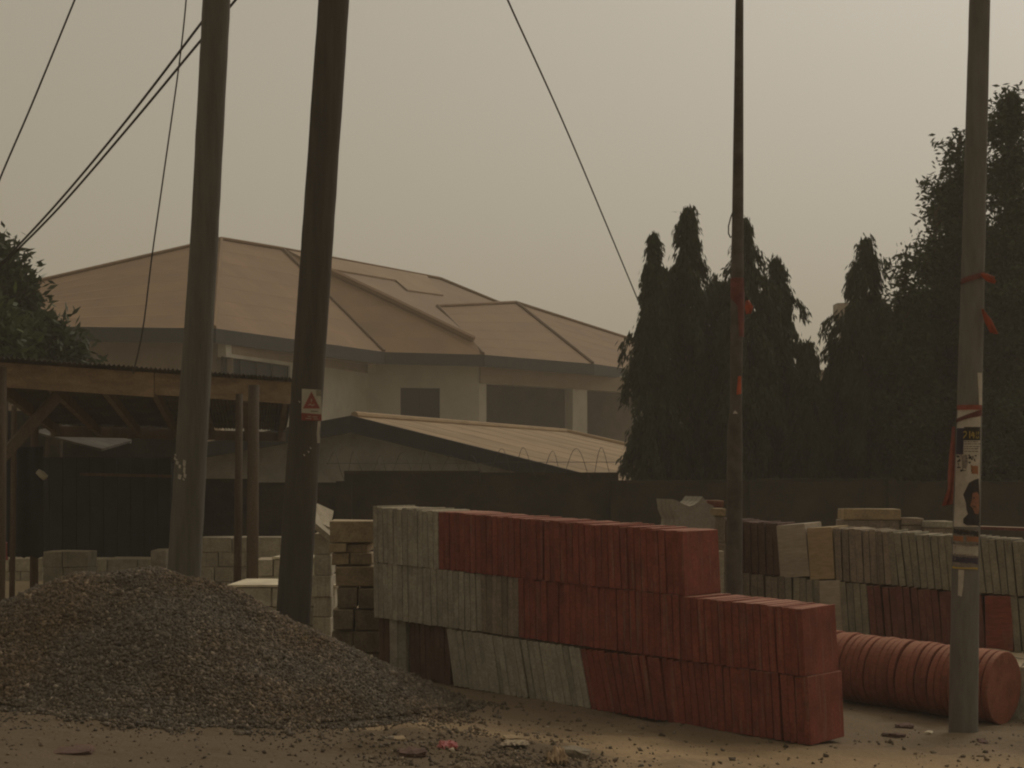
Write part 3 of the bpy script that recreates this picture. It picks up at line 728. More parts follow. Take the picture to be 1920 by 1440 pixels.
# posters on pole 4
def pw(y, a, b):   # px at fractional position across pole at row y
    x, r = p4.at(Z_(y, 12.1)); c = 960+x/12.1*F; w_ = r/12.1*F; return c-w_+2*w_*a, c-w_+2*w_*b
def quad4(y0, y1, a, b, sk=0):
    x0, x1 = pw(y0, a, b); x2, x3 = pw(y1, a, b); return [(x0, y0), (x1, y0+sk), (x3, y1+sk), (x2, y1)]
po = empty('poster', p4.surf(0, 985, .0), 'torn paper poster with yellow figures and a dark haired portrait on the right pole', 'poster', 'posters on the right pole')
patch(p4, quad4(766, 987, .03, .96), .003, m_paper, 'sheet', po)
patch(p4, quad4(803, 852, .02, .30), .0045, m_blue, 'blue_print', po)
patch(p4, quad4(801, 826, .30, .95), .0045, m_ink, 'dark_print', po)
mb = MB()
def stroke(pts, w_=1.6):
    for (a, b) in zip(pts[:-1], pts[1:]):
        d = Vector((b[0]-a[0], b[1]-a[1])).normalized(); nn = Vector((-d.y, d.x))*w_/2
        p4.poly(mb, [(a[0]+nn.x-d.x*.5, a[1]+nn.y-d.y*.5), (b[0]+nn.x+d.x*.5, b[1]+nn.y+d.y*.5), (b[0]-nn.x+d.x*.5, b[1]-nn.y+d.y*.5), (a[0]-nn.x-d.x*.5, a[1]-nn.y-d.y*.5)], .006)
stroke([(1806.2, 811), (1810, 809.2), (1812.6, 812), (1811, 816), (1806.2, 822), (1813, 821.6)], 2)
stroke([(1816, 810.5), (1818.3, 809.5), (1818.3, 822)], 2)
stroke([(1824.5, 809.5), (1821.4, 817.2), (1827.6, 817.2)], 2); stroke([(1825.7, 812), (1825.7, 822)], 2)
stroke([(1831, 809.6), (1834.5, 810.2), (1834.5, 814.5), (1831, 815.6), (1830.4, 812.5), (1831, 809.6)], 1.7); stroke([(1831, 815.6), (1835, 817), (1834.6, 821.6), (1830.6, 821.6), (1830.4, 817.5), (1831, 815.6)], 1.7)
mb.build('yellow_figures', m_yel, po)
mb = MB(); random.seed(9)
for y in (828, 832, 837, 841, 846):
    x = 1808
    while x < 1834:
        l = random.uniform(2, 8); p4.poly(mb, [(x, y), (x+l, y), (x+l, y+1.2), (x, y+1.2)], .005); x += l+1.2
for _ in range(26):
    x = random.uniform(1794, 1832); y = random.uniform(852, 882); a = random.uniform(1, 5); b = random.uniform(2, 8)
    a, b = (a*1.5, b*.45) if _ % 2 else (a*.7, b*.7)
    p4.poly(mb, [(x, y), (x+a, y), (x+a, y+b), (x, y+b)], .005)
mb.build('small_print', m_ink, po)
patch(p4, [(1803, 856), (1812, 852), (1815, 866), (1812, 880), (1804, 876)], .0042, m_grp, 'grey_print', po)
patch(p4, [(1820, 872), (1834, 874), (1834, 890), (1822, 889)], .0042, m_orp, 'brown_print', po)
patch(p4, [(1835, 897), (1828, 899), (1817, 905), (1812, 915), (1806, 927), (1811, 942), (1812, 955), (1815, 963), (1806, 972), (1806, 980), (1812, 984), (1836, 986), (1837, 940)], .0050, m_ink, 'hair_print', po)
patch(p4, [(1824, 923), (1832, 922), (1836, 928), (1836, 958), (1834, 964), (1828, 962), (1824, 952), (1819, 947), (1822, 938)], .0060, m_skin, 'face_print', po)
mb = MB(); p4.poly(mb, [(1823, 947), (1830, 949), (1829, 951), (1824, 950)], .0068); p4.poly(mb, [(1824, 932), (1828, 932), (1828, 934), (1824, 934)], .0068); p4.poly(mb, [(1818, 962), (1836, 968), (1837, 978), (1817, 975)], .0068)
mb.build('shadow_print', m_ink, po)
p5 = empty('poster', p4.surf(0, 1060, .0), 'lower small torn poster with dark bands and grey lines on the right pole', 'poster', 'posters on the right pole')
patch(p4, quad4(989, 1066, .0, .97, 3), .003, m_grp, 'sheet', p5)
patch(p4, quad4(990, 1001, .02, .95, 5), .0045, m_ink, 'top_band', p5)
patch(p4, quad4(1003, 1014, .03, .38, 1), .0045, m_orp, 'orange_print', p5); patch(p4, quad4(1004, 1015, .52, .95, 1), .0045, m_orp, 'orange_print', p5)
patch(p4, quad4(1016, 1019, .02, .95, 2), .0045, m_ink, 'dark_line', p5)
patch(p4, quad4(1020, 1038, .03, .95, 4), .0045, m_paper, 'pale_panel', p5)
mb = MB()
for y in (1024, 1028, 1032): p4.poly(mb, quad4(y, y+1.0, .08, .85, 3), .0055)
mb.build('text_lines', m_ink, p5)
patch(p4, quad4(1041, 1054, .03, .95, 3), .0045, m_blue, 'dark_band', p5); patch(p4, quad4(1061, 1065, .04, .95, 2), .0045, m_yel, 'yellow_line', p5)
for pl, lab in (([(1797, 1067), (1808, 1067), (1806, 1098), (1803, 1117), (1796, 1115)], 'pale paste smear running below the lower poster'), ([(1833, 700), (1841, 700), (1841, 760), (1836, 760)], 'pale smear above the posters')):
    patch(p4, pl, .002, m_paper, 'paste_smear', e4, lab)
# ribbons
def ribbon(pl, Y, mat, label, th=.006, name='ribbon', fold=.02):
    """irregular cloth outline with folds across its width"""
    n = len(pl)//2; L_ = pl[:n]; R_ = pl[n:][::-1]; mb = MB(); cols = 5; vs = []
    for i in range(n):
        for j in range(cols):
            t = j/(cols-1); a = P(*L_[i], Y); b = P(*R_[i], Y); p = a.lerp(b, t); p.y += fold*math.sin(j*2.1+i*.9)-.5*fold; vs.append(p)
    fs = [(i*cols+j, i*cols+j+1, (i+1)*cols+j+1, (i+1)*cols+j) for i in range(n-1) for j in range(cols-1)]
    mb.add(vs, fs); o = mb.build(name, mat, None, smooth=True); md = o.modifiers.new('solid', 'SOLIDIFY'); md.thickness = th
    return tag(o, label, 'ribbon', 'orange and red ribbons tied to the poles')
ribbon([(1785, 800), (1781, 850), (1779, 890), (1778, 916), (1765, 949), (1785, 945), (1786, 918), (1788, 890), (1790, 850), (1790, 800)], 12.0, m_orange2, 'long red ribbon hanging down the left side of the poster pole')
ribbon([(1840, 580), (1845, 600), (1857, 624), (1869, 627), (1858, 600), (1843, 578)], 12.0, m_orange, 'orange ribbon end blowing right of the poster pole, lower one')
ribbon([(1839, 518), (1850, 526), (1866, 531), (1864, 520), (1850, 513), (1839, 512)], 12.0, m_orange, 'small orange ribbon end blowing right of the poster pole, upper one')
def wrapband(pole, pl, mat, label, name='ribbon'):
    mb = MB(); pole.poly(mb, pl, .008); o = mb.build(name, mat); md = o.modifiers.new('solid', 'SOLIDIFY'); md.thickness = .004
    return tag(o, label, 'ribbon', 'orange and red ribbons tied to the poles')
wrapband(p4, quad4(760, 769, .0, .99), m_orange2, 'faded orange band tied flat round the poster pole above the posters')
wrapband(p4, [(1792, 786), (1812, 778), (1841, 768), (1841, 781), (1815, 785), (1792, 792)], m_redr, 'slanting faded red band round the poster pole across the poster top')
wrapband(p4, [(1800, 524), (1846, 512), (1846, 522), (1800, 534)], m_redr, 'dark red band round the poster pole high up')
wrapband(p3, [(1369, 522), (1394, 522), (1397, 560), (1396, 632), (1386, 632), (1383, 575), (1370, 560)], m_redr, 'faded red cloth wrapped round the thin steel pole')
ribbon([(1398, 563), (1397, 575), (1400, 589), (1408, 588), (1412, 575), (1405, 564)], 13.8, m_orange, 'small orange cloth flap on the right of the thin steel pole')
wrapband(p3, [(1384, 706), (1390, 706), (1390, 738), (1381, 740), (1383, 720)], m_orange, 'small bright orange strip low on the thin steel pole')
mb = MB(); p3.poly(mb, [(1374, 776), (1378, 770), (1384, 776)], .006); o = mb.build('paper_tag', m_paper, e3)
mb = MB(); mb.tube([P(*q, 13.9) for q in ((1376, 392), (1370, 408), (1366, 424), (1366, 438), (1370, 446))], .006, 6)
o = mb.build('wire_loop', m_wire, e3)

# ------------------------------------------------------------------ overhead wires
def wire(pts, r_, label, grp=None, name='overhead_cable', sub=10):
    mb = MB(); q = []
    pv_ = [Vector(p) for p in pts]
    for i in range(len(pv_)-1):
        a, b = pv_[i], pv_[i+1]; p0 = pv_[i-1] if i else a*2-b; p3 = pv_[i+2] if i+2 < len(pv_) else b*2-a
        for k in range(sub):
            t = k/sub; q.append(.5*((2*a)+(b-p0)*t+(2*p0-5*a+4*b-p3)*t*t+(3*a-p0-3*b+p3)*t**3))
    q.append(Vector(pts[-1])); mb.tube(q, r_, 8); return tag(mb.build(name, m_wire, smooth=True), label, 'cable', grp)
wire([P(-60, 490, 14.5), P(0, 335, 14.5), P(60, 195, 14.5), P(140, 0, 14.5), P(185, -110, 14.5)], .0085, 'thin cable crossing the upper left corner of the sky')
wire([P(-60, 555, 16), P(0, 496, 16), P(110, 378, 15.4), P(240, 222, 14.6), P(378, 42, 14.1), P(450, -55, 13.9)], .0105, 'upper of the two black cables sloping behind the first pole', 'two black cables')
wire([P(-60, 556, 16.05), P(0, 500, 16.05), P(110, 390, 15.45), P(240, 240, 14.65), P(378, 74, 14.15), P(440, 2, 14.0), P(480, -50, 13.9)], .0105, 'lower of the two black cables sloping behind the first pole', 'two black cables')
wire([P(352, -60, 15), P(349, 0, 15), P(336, 120, 15), P(305, 340, 15.2), P(285, 480, 15.4), P(268, 616, 15.6), P(250, 700, 15.8)], .007, 'thin slack cable dropping steeply left of the first pole')
wire([P(925, -70, 18), P(952, 0, 18), P(1065, 250, 22), P(1190, 548, 28.5), P(1262, 720, 31.5)], .011, 'long guy wire slanting across the open sky into the trees', name='guy_wire')

# ------------------------------------------------------------------ shed at the left
zR = 2.72
def shx(px, py): 
    Y = (zR-EYE)*F/(HZ-py); return Vector((X_(px, Y), Y, zR))
A = shx(-60, 671); B = shx(548, 713)
sh = empty('timber_shed', (A.x, A.y, .25), 'open timber shed with brown fascia board and corrugated roof behind the two poles', 'shed')
dv = (B-A).normalized(); bk = Vector((-.15, 1, 0)).normalized()
mb = MB()   # fascia: two boards end to end
L_ = (B-A).length
for i in range(2):
    a = A+dv*(L_*(0, .52)[i]); b = A+dv*(L_*(.517, 1)[i])
    mb = MB(); mb.prism([a+Vector((0, 0, -.02)), b+Vector((0, 0, -.02)), b+Vector((0, 0, -.27)), a+Vector((0, 0, -.245))], bk*.03); mb.build('fascia_board', m_fasc2, sh)
# corrugated sheets
back = 6.5
nsh = 9
for i in range(nsh):
    mb = MB(); vs = []; nc = 24; a0 = A-bk*.12+dv*(L_+.05)*i/nsh; step = (L_+.05)/nsh
    for j in range(nc+1):
        z = .014*math.sin(j*math.pi/1.5)
        p = a0+dv*step*1.03*j/nc; vs += [p+Vector((0, 0, z+.02+.004*(i % 2))), p+bk*back+Vector((0, 0, z-.42+.004*(i % 2)))]
    mb.add(vs, [(2*j, 2*j+2, 2*j+3, 2*j+1) for j in range(nc)]); o = mb.build('roof_sheet', m_zinc, sh); md = o.modifiers.new('solid', 'SOLIDIFY'); md.thickness = .004
for i in range(7):
    mb = MB(); a = A+bk*.05+dv*L_*(.02+.96*i/6); mb.beam(a+Vector((0, 0, -.10)), a+bk*(back-.1)+Vector((0, 0, -.52)), .06, .11); mb.build('rafter', m_wood, sh)
def post(px, Y, z1, r_, nm='post'):
    mb = MB(); x = X_(px, Y); g = float(gz(x, Y)); mb.tube([(x+random.uniform(-.02, .02), Y, g-.1), (x, Y, g+1.1), (x+.01, Y, z1)], [r_*1.05, r_, r_*.95], 10); return mb.build(nm, m_wood, sh, smooth=True)
post(2, A.y+.35, zR-.06, .045); post(64, 19.3, 2.40, .045); post(25, 18.9, 2.42, .030)
post(447, 18.35, 2.52, .042); post(474, 18.0, 2.60, .062)
mb = MB(); mb.beam(P(108, 742, 16.6), P(-20, 884, 16.2), .07, .10); mb.build('brace', m_wood, sh)
mb = MB(); mb.beam(A+bk*back+Vector((0, 0, -.52)), B+bk*back+Vector((0, 0, -.52)), .08, .14); mb.build('back_beam', m_wood, sh)
# hanging tarpaulin between the left posts
mb = MB(); n = 9; vs = []
for j in range(n):
    px = 14+ (78-14)*j/(n-1); dy = .04*math.sin(j*1.7)
    vs += [P(px, 838, 19.1)+Vector((0, dy, 0)), P(px+(-1 if j < 4 else 1), 940, 19.1)+Vector((0, dy*1.4, 0)), P(px+2*math.sin(j), 1044+3*math.sin(j*2), 19.1)+Vector((0, dy*.6, 0))]
mb.add(vs, [(3*j+k, 3*j+3+k, 3*j+4+k, 3*j+1+k) for j in range(n-1) for k in range(2)])
o = mb.build('tarpaulin', m_tarp, smooth=True); o.modifiers.new('solid', 'SOLIDIFY').thickness = .006; tag(o, 'dark tarpaulin hanging between two timber posts at the far left', 'tarpaulin')
mb = MB(); c = P(78, 890, 19.0); mb.tube([c+Vector((-.045, 0, .04)), c+Vector((.0, 0, .005)), c+Vector((.045, -.01, -.035))], [.030, .042, .038], 10)
tag(mb.build('plastic_cup', m_signw, smooth=True), 'small white plastic vessel hanging by the left shed post', 'vessel')
# red bucket at the frame edge
mb = MB(); c = P(-4, 1050, 21.0); mb.tube([c, c+Vector((0, 0, .20))], [.12, .15], 18); bk1 = tag(mb.build('bucket', m_plast, smooth=False), 'red plastic bucket at the left edge of the picture on the low blocks', 'bucket')
mb = MB(); mb.tube([c+Vector((0, 0, .198)), c+Vector((0, 0, .215))], .160, 18); mb.build('rim', m_plast, bk1)

# kiosk behind the shed
ks = empty('kiosk', (X_(170, 24), 24, .28), 'dark boarded kiosk with low zinc roof deep under the shed', 'kiosk')
xa, xb = X_(-60, 23.6), X_(322, 23.6)
nb = 15
for i in range(nb):
    mb = MB(); x0 = xa+(xb-xa)*i/nb; wd = (xb-xa)/nb; mb.box((x0+wd/2, 23.6+random.uniform(-.01, .01), 1.0), (wd-.012, .04, 1.75)); mb.build('wall_board', m_kiosk, ks)
mb = MB(); mb.box(((xa+xb)/2, 24.8, .95), (xb-xa-.05, 2.2, 1.7)); mb.build('inner_wall', m_dark, ks)
mb = MB(); mb.beam(P(150, 889, 23.5), P(322, 893, 23.5), .03, .04); mb.build('ledge', m_wood, ks)
for i, (a, b, c_, d) in enumerate([((60, 812), (125, 800), (247, 829), (190, 846)), ]):
    mb = MB(); mb.prism([P(*a, 22.6), P(*b, 25), P(*c_, 25), P(*d, 22.6)], (0, 0, .03)); mb.build('roof_sheet', m_zinc, ks)
mb = MB(); mb.beam(P(126, 802, 25), P(246, 828, 25), .05, .05); mb.build('roof_edge', m_zincl, ks)
hu = empty('hut', (X_(160, 27), 27, 0), 'hut with small grey zinc roof left of the first pole, wall enlarged as dark backing', 'hut')
mb = MB(); mb.prism([P(252, 800, 27), P(268, 793, 29), P(345, 790, 29), P(350, 813, 27)], (0, 0, .03)); mb.build('roof', m_zinc, hu)
mb = MB(); mb.prism([P(-60, 768, 27.1), P(345, 778, 27.1), P(345, 905, 27.1), P(-60, 905, 27.1)], (0, 1.5, 0)); mb.build('wall', m_bwall, hu)  # wall widened and raised as an added dark backing for the shed's shade

# ------------------------------------------------------------------ boundary wall, razor wire
bw = empty('boundary_wall', (0, 24, 0), 'dark stained block boundary wall running behind the stacks', 'wall')
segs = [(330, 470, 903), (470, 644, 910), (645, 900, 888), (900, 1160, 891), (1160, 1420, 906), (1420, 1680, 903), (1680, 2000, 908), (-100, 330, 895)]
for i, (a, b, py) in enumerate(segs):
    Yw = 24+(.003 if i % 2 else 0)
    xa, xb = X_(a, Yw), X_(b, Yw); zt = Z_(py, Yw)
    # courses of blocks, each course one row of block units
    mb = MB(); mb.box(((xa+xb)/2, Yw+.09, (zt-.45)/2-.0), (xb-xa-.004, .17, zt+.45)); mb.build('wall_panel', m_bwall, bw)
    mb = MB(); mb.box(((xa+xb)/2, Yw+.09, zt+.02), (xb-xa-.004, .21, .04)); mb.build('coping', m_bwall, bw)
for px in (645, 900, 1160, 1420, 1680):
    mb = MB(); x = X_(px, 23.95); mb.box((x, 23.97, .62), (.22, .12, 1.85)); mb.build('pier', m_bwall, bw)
def coil(px0, px1, py, Y, r_, pitch, label):
    mb = MB(); x0, x1 = X_(px0, Y), X_(px1, Y); n = int((x1-x0)/pitch*18); pts = []
    random.seed(4)
    for k in range(n+1):
        t = k/n; a = 2*math.pi*k/18; rr = r_*(1+.18*math.sin(k*.11)+.1*math.sin(k*.037)); pts.append((x0+(x1-x0)*t+.03*math.sin(k*.21), Y+rr*.8*math.cos(a), Z_(py, Y)+r_*.85+rr*math.sin(a)))
    mb.tube(pts, .004, 4)
    pts = [(x0, Y, Z_(py, Y)+r_), (x1, Y, Z_(py, Y)+r_)]; mb.tube(pts, .004, 4)
    tag(mb.build('razor_wire', m_wire), label, 'razor wire')
coil(612, 925, 890, 24.1, .16, .33, 'sparse razor wire coil on the wall before the grey gable')
coil(925, 1165, 893, 24.1, .20, .36, 'large looped razor wire coil on the wall before the dusty annexe roof')

# ------------------------------------------------------------------ annexe with the gable
an = empty('annexe', (-2.8, 30, -.8), 'low annexe with grey gable end, black bargeboards and dusty tan roof', 'annexe')
AP = Vector((-2.77, 30, 2.62)); RE = Vector((1.34, 42.8, 2.62)); ed = Vector((.954, -.30, 0)).normalized(); rd = (RE-AP).normalized()
er = AP+Vector((4.47, -1.43, 0)); er.z = 1.50; el = AP-Vector((4.9, -1.57, 0)); el.z = 1.80
fe = Vector((er.x, er.y, 0))+Vector((4.5, 13.6, 0)); fe.z = 1.5; fl = el+Vector((4.1, 12.8, 0))
ns_ = 16   # sheets of the right slope
nrm = Vector((0, 0, .03))
for i in range(ns_):
    t0, t1 = i/ns_, (i+1)/ns_
    mb = MB(); mb.prism([AP.lerp(RE, t0), AP.lerp(RE, t1), er.lerp(fe, t1), er.lerp(fe, t0)], (0, 0, .025+.004*(i % 2))); mb.build('roof_sheet', m_aroof, an)
mb = MB(); mb.prism([RE, fe, fl], (0, 0, .03)); mb.build('roof_hip', m_aroof, an)
mb = MB(); mb.prism([AP, el, fl, RE], (0, 0, .03)); mb.build('roof_slope', m_aroof, an)
mb = MB(); mb.tube([AP+Vector((0, 0, .04)), RE+Vector((0, 0, .04))], .07, 8); mb.tube([RE+Vector((0, 0, .04)), fe+Vector((0, 0, .04))], .07, 8); mb.build('ridge_cap', m_aroof, an)
fw = -rd*.06
for (a, b) in ((AP, er), (AP, el)):
    mb = MB(); o1 = Vector((0, 0, .03)); mb.prism([a+o1+fw*2, b+o1+fw*2, b-Vector((0, 0, .22))+fw*2, a-Vector((0, 0, .27))+fw*2], -rd*.05); mb.build('bargeboard', m_fascia, an)
mb = MB(); mb.prism([er+Vector((0, 0, .02)), fe+Vector((0, 0, .02)), fe-Vector((0, 0, .2)), er-Vector((0, 0, .2))], (.05, 0, 0)); mb.build('eaves_board', m_fascia, an)
wr = er+Vector((-.35, .35, -.06)); wl = el+Vector((.4, .4, -.06)); wa = AP+Vector((.1, .42, -.08))
mb = MB(); mb.prism([Vector((wl.x, wl.y, -1)), Vector((wr.x, wr.y, -1)), wr, wa, wl], rd*.2); mb.build('gable_wall', m_awall, an)
mb = MB(); a = Vector((wr.x, wr.y, -1)); b = a+Vector((4.3, 13, 0)); mb.prism([a, b, Vector((b.x, b.y, 1.4)), Vector((a.x, a.y, 1.4))], (-.2, 0, 0)); mb.build('side_wall', m_awall, an)

# ------------------------------------------------------------------ the villa
vi = empty('villa', (X_(600, 56), 56, -.8), 'large two storey villa with brown hipped roof and black fascia beyond the annexe', 'house')
ZE = 5.48
def ev(px, py): Y = (ZE-EYE)*F/(HZ-py); return Vector((X_(px, Y), Y, ZE))
ZRG = 9.2
def rg(px, py, z=ZRG): Y = (z-EYE)*F/(HZ-py); return Vector((X_(px, Y), Y, z))
EL = ev(-120, 612); C_ = ev(402, 618); Dc = ev(720, 662); Ec = ev(906, 667); Fc = ev(1112, 684); Gc = ev(1230, 701)
Aa = rg(415, 451); Bb = rg(530, 470); Rr = rg(825, 525); La = P(-120, 575, 50)
def onplane(px, py, a, b, c):
    n = (b-a).cross(c-a); o = Vector((0, 0, EYE)); dr = P(px, py, 1.0)-o; return o+dr*((a-o).dot(n)/dr.dot(n))
V2 = onplane(888, 640, Bb, Dc, Ec); V1 = Bb.lerp(V2, .13)
up = lambda px, py: onplane(px, py, Bb, V2, Rr)
Q = up(820, 577); S_ = P(968, 570, 66); R2 = up(937, 571); Tt = P(1235, 655, 73)
def slope(pts, mat, n=1, name='roof_panel', off=0):
    mb = MB(); mb.prism([Vector(p)+Vector((0, 0, off)) for p in pts], (0, 0, .06)); return mb.build(name, mat, vi)
def stepped(a0, a1, b0, b1, mat, rows):
    """roof plane between ridge edge a0-a1 and eave edge b0-b1 laid in overlapping sheets"""
    for i in range(rows):
        t0, t1 = i/rows, (i+1)/rows
        mb = MB(); lo = Vector((0, 0, .028)); hi = Vector((0, 0, .024))
        mb.add([a0.lerp(b0, t0)+hi, a1.lerp(b1, t0)+hi, a1.lerp(b1, t1)+lo, a0.lerp(b0, t1)+lo,
                a0.lerp(b0, t0)-lo, a1.lerp(b1, t0)-lo, a1.lerp(b1, t1)-lo, a0.lerp(b0, t1)-lo],
               BOXF2); mb.build('roof_sheet', mat, vi)
BOXF2 = [(0, 1, 2, 3), (7, 6, 5, 4), (0, 4, 5, 1), (1, 5, 6, 2), (2, 6, 7, 3), (3, 7, 4, 0)]
stepped(La, Aa, EL, C_, m_roof, 7)
stepped(Aa, Bb, C_, Dc, m_roof, 7)
for i in range(7):
    slope([Bb.lerp(Dc, i/7), Bb.lerp(V2, i/7).lerp(Bb.lerp(Ec, i/7), i/7), Bb.lerp(V2, (i+1)/7).lerp(Bb.lerp(Ec, (i+1)/7), (i+1)/7), Bb.lerp(Dc, (i+1)/7)], m_roof, name='roof_sheet', off=-.04)
slope([Bb, V2, Ec, Dc], m_roof, off=-.05)
slope([Bb, Rr, R2, Q, V2], m_roof2, name='upper_roof', off=-.04)  # paler sheet: distance haze put into the upper roof's colour
slope([up(a, b) for a, b in ((540, 474), (800, 521), (831, 557), (764, 548), (742, 529), (600, 505))], m_roof2, name='raised_roof', off=.03)
stepped(Q, S_, Ec, Fc, m_roof, 6)
stepped(S_, Tt, Fc, Gc, m_roof, 6)
mb = MB()
for a, b in ((Aa, C_), (Aa, Bb), (Bb, Rr), (Rr, R2), (Bb, Dc), (Q, Ec), (S_, Fc), (Q, S_), (S_, Tt), (La, Aa)):
    o1 = Vector((0, 0, .07)); m_ = MB(); low = (b is C_ or b is Dc or b is Ec or b is Fc)
    m_.tube([a+o1, b+o1], .06, 6); m_.build('ridge_cap', m_roofd if low and b is not C_ else m_roof, vi)
m_ = MB(); m_.tube([V1+Vector((0, 0, .06)), V1.lerp(V2, .5)+Vector((0, 0, .08)), V2+Vector((0, 0, .06))], .12, 6); m_.build('valley_gutter', m_roof, vi)
for a, b in ((EL, C_), (C_, Dc), (Dc, Ec), (Ec, Fc), (Fc, Gc)):
    m_ = MB(); d = (b-a).normalized(); nrm = Vector((d.y, -d.x, 0))
    m_.prism([a+Vector((0, 0, .03)), b+Vector((0, 0, .03)), b-Vector((0, 0, .36)), a-Vector((0, 0, .36))], nrm*.05); m_.build('fascia_board', m_fascia, vi)
# soffit
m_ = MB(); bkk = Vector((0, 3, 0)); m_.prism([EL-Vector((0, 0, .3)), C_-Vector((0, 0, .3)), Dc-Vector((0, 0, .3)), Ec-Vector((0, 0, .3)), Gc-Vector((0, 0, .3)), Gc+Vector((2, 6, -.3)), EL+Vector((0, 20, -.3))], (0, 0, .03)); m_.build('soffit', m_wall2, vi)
def wallrun(pa, pb, z0, z1, holes, mat, th=.25, name='wall'):
    """vertical wall between plan points with rectangular openings (u0,u1,z0,z1), u 0..1"""
    a = Vector((pa.x, pa.y, 0)); b = Vector((pb.x, pb.y, 0)); us = sorted({0, 1, *[h[0] for h in holes], *[h[1] for h in holes]}); zs = sorted({z0, z1, *[h[2] for h in holes], *[h[3] for h in holes]})
    d = (b-a).normalized(); nn = Vector((-d.y, d.x, 0)); mb = MB()
    for u0, u1 in zip(us[:-1], us[1:]):
        for c0, c1 in zip(zs[:-1], zs[1:]):
            um, zm = (u0+u1)/2, (c0+c1)/2
            if any(h[0] < um < h[1] and h[2] < zm < h[3] for h in holes): continue
            p, q_ = a.lerp(b, u0), a.lerp(b, u1)
            mb.prism([p+Vector((0, 0, c0)), q_+Vector((0, 0, c0)), q_+Vector((0, 0, c1)), p+Vector((0, 0, c1))], nn*th)
    return mb.build(name, mat, vi)
def uof(px, a, b):
    k = (px-960)/F; return (k*a.y-a.x)/((b.x-a.x)-k*(b.y-a.y))
def at(a, b, u): return Vector((a.x+(b.x-a.x)*u, a.y+(b.y-a.y)*u, 0))
def zpx(py, a, b, u): return Z_(py, at(a, b, u).y)
def window(a, b, u0, u1, z0, z1, mull=1):
    p, q_ = at(a, b, u0), at(a, b, u1); d = (q_-p).normalized(); nn = Vector((-d.y, d.x, 0)); zz = Vector((0, 0, 1))
    m_ = MB(); pp, qq = p+nn*.10, q_+nn*.10
    for s_, e_ in ((pp+zz*z0, qq+zz*z0), (pp+zz*z1, qq+zz*z1), (pp+zz*z0, pp+zz*z1), (qq+zz*z0, qq+zz*z1)): m_.beam(s_, e_, .06, .06)
    for k in range(mull): c_ = pp.lerp(qq, (k+1)/(mull+1)); m_.beam(c_+zz*z0, c_+zz*z1, .05, .05)
    fr = m_.build('window', m_dark, vi)
    m_ = MB(); m_.prism([pp+nn*.04+zz*z0, qq+nn*.04+zz*z0, qq+nn*.04+zz*z1, pp+nn*.04+zz*z1], nn*.02); g_ = m_.build('pane', m_glass, fr); g_.location = (0, 0, 0)
# left wall: the eave's shade put in as a darker render colour
wA = Vector((EL.x, EL.y+.9, 0)); wC = Vector((C_.x+.35, C_.y+.9, 0))
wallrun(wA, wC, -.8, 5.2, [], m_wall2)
# wall C-D with a verandah opening
wD = Vector((X_(690, 56.4), 56.4, 0)); u0, u1 = uof(424, wC, wD), uof(545, wC, wD)
zt, zb = zpx(669, wC, wD, u0), zpx(716, wC, wD, u0)
gu0, gu1 = uof(494, wC, wD), uof(537, wC, wD); gz0, gz1 = zpx(800, wC, wD, gu0), zpx(768, wC, wD, gu0)
wallrun(wC, wD, -.8, 5.2, [(u0, u1, zb, zt), (gu0, gu1, gz0, gz1)], m_wall)
window(wC, wD, u0, u1, zb, zt, 3); window(wC, wD, gu0, gu1, gz0, gz1)
# D-E with the square window
wE = Vector((X_(898, 57.2), 57.2, 0)); u0, u1 = uof(751, wD, wE), uof(825, wD, wE); z1_, z0_ = zpx(727, wD, wE, u0), zpx(792, wD, wE, u0)
wallrun(wD, wE, -.8, 5.2, [(u0, u1, z0_, z1_)], m_wall); window(wD, wE, u0, u1, z0_, z1_)
# verandah E-G
wG = Vector((X_(1240, 66), 66, 0))
u0, u1, u2, u3 = uof(912, wE, wG), uof(1074, wE, wG), uof(1101, wE, wG), uof(1200, wE, wG)
zt = zpx(719, wE, wG, u0); zt2 = zpx(727, wE, wG, u2); zb = zpx(806, wE, wG, u0)-.35
wallrun(wE, wG, -.8, 5.2, [(u0, u1, zb, zt), (u2, u3, zb, zt)], m_wall, th=.35)
d = (wG-wE).normalized(); nn = Vector((-d.y, d.x, 0)); o2 = nn*2.6
m_ = MB(); wG2 = wG+d*4
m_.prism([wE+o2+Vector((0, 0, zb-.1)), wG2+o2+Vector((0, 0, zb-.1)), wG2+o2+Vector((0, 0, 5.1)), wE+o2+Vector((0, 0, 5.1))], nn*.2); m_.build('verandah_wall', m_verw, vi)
m_ = MB(); m_.prism([wE+Vector((0, 0, zb-.02)), wG+Vector((0, 0, zb-.02)), wG+o2+Vector((0, 0, zb-.02)), wE+o2+Vector((0, 0, zb-.02))], (0, 0, -.12)); m_.build('verandah_floor', m_wall2, vi)
m_ = MB(); m_.prism([wE+nn*.4+Vector((0, 0, zt+.25)), wG+nn*.4+Vector((0, 0, zt+.25)), wG+o2+Vector((0, 0, zt+.25)), wE+o2+Vector((0, 0, zt+.25))], (0, 0, .1)); m_.build('verandah_ceiling', m_wall2, vi)
for (a_, b_) in ((.06, .42), (.84, .99)):
    m_ = MB(); p, q_ = wE.lerp(wG, uof(905, wE, wG)+(.25*a_)), wE.lerp(wG, .02+.75*b_*.62)
    p, q_ = p+o2-nn*.03, q_+o2-nn*.03
    if a_ < .5: m_.prism([p+Vector((0, 0, zb)), q_+Vector((0, 0, zb)), q_+Vector((0, 0, zt+.05)), p+Vector((0, 0, zt+.05))], -nn*.05); m_.build('door', m_glass, vi)
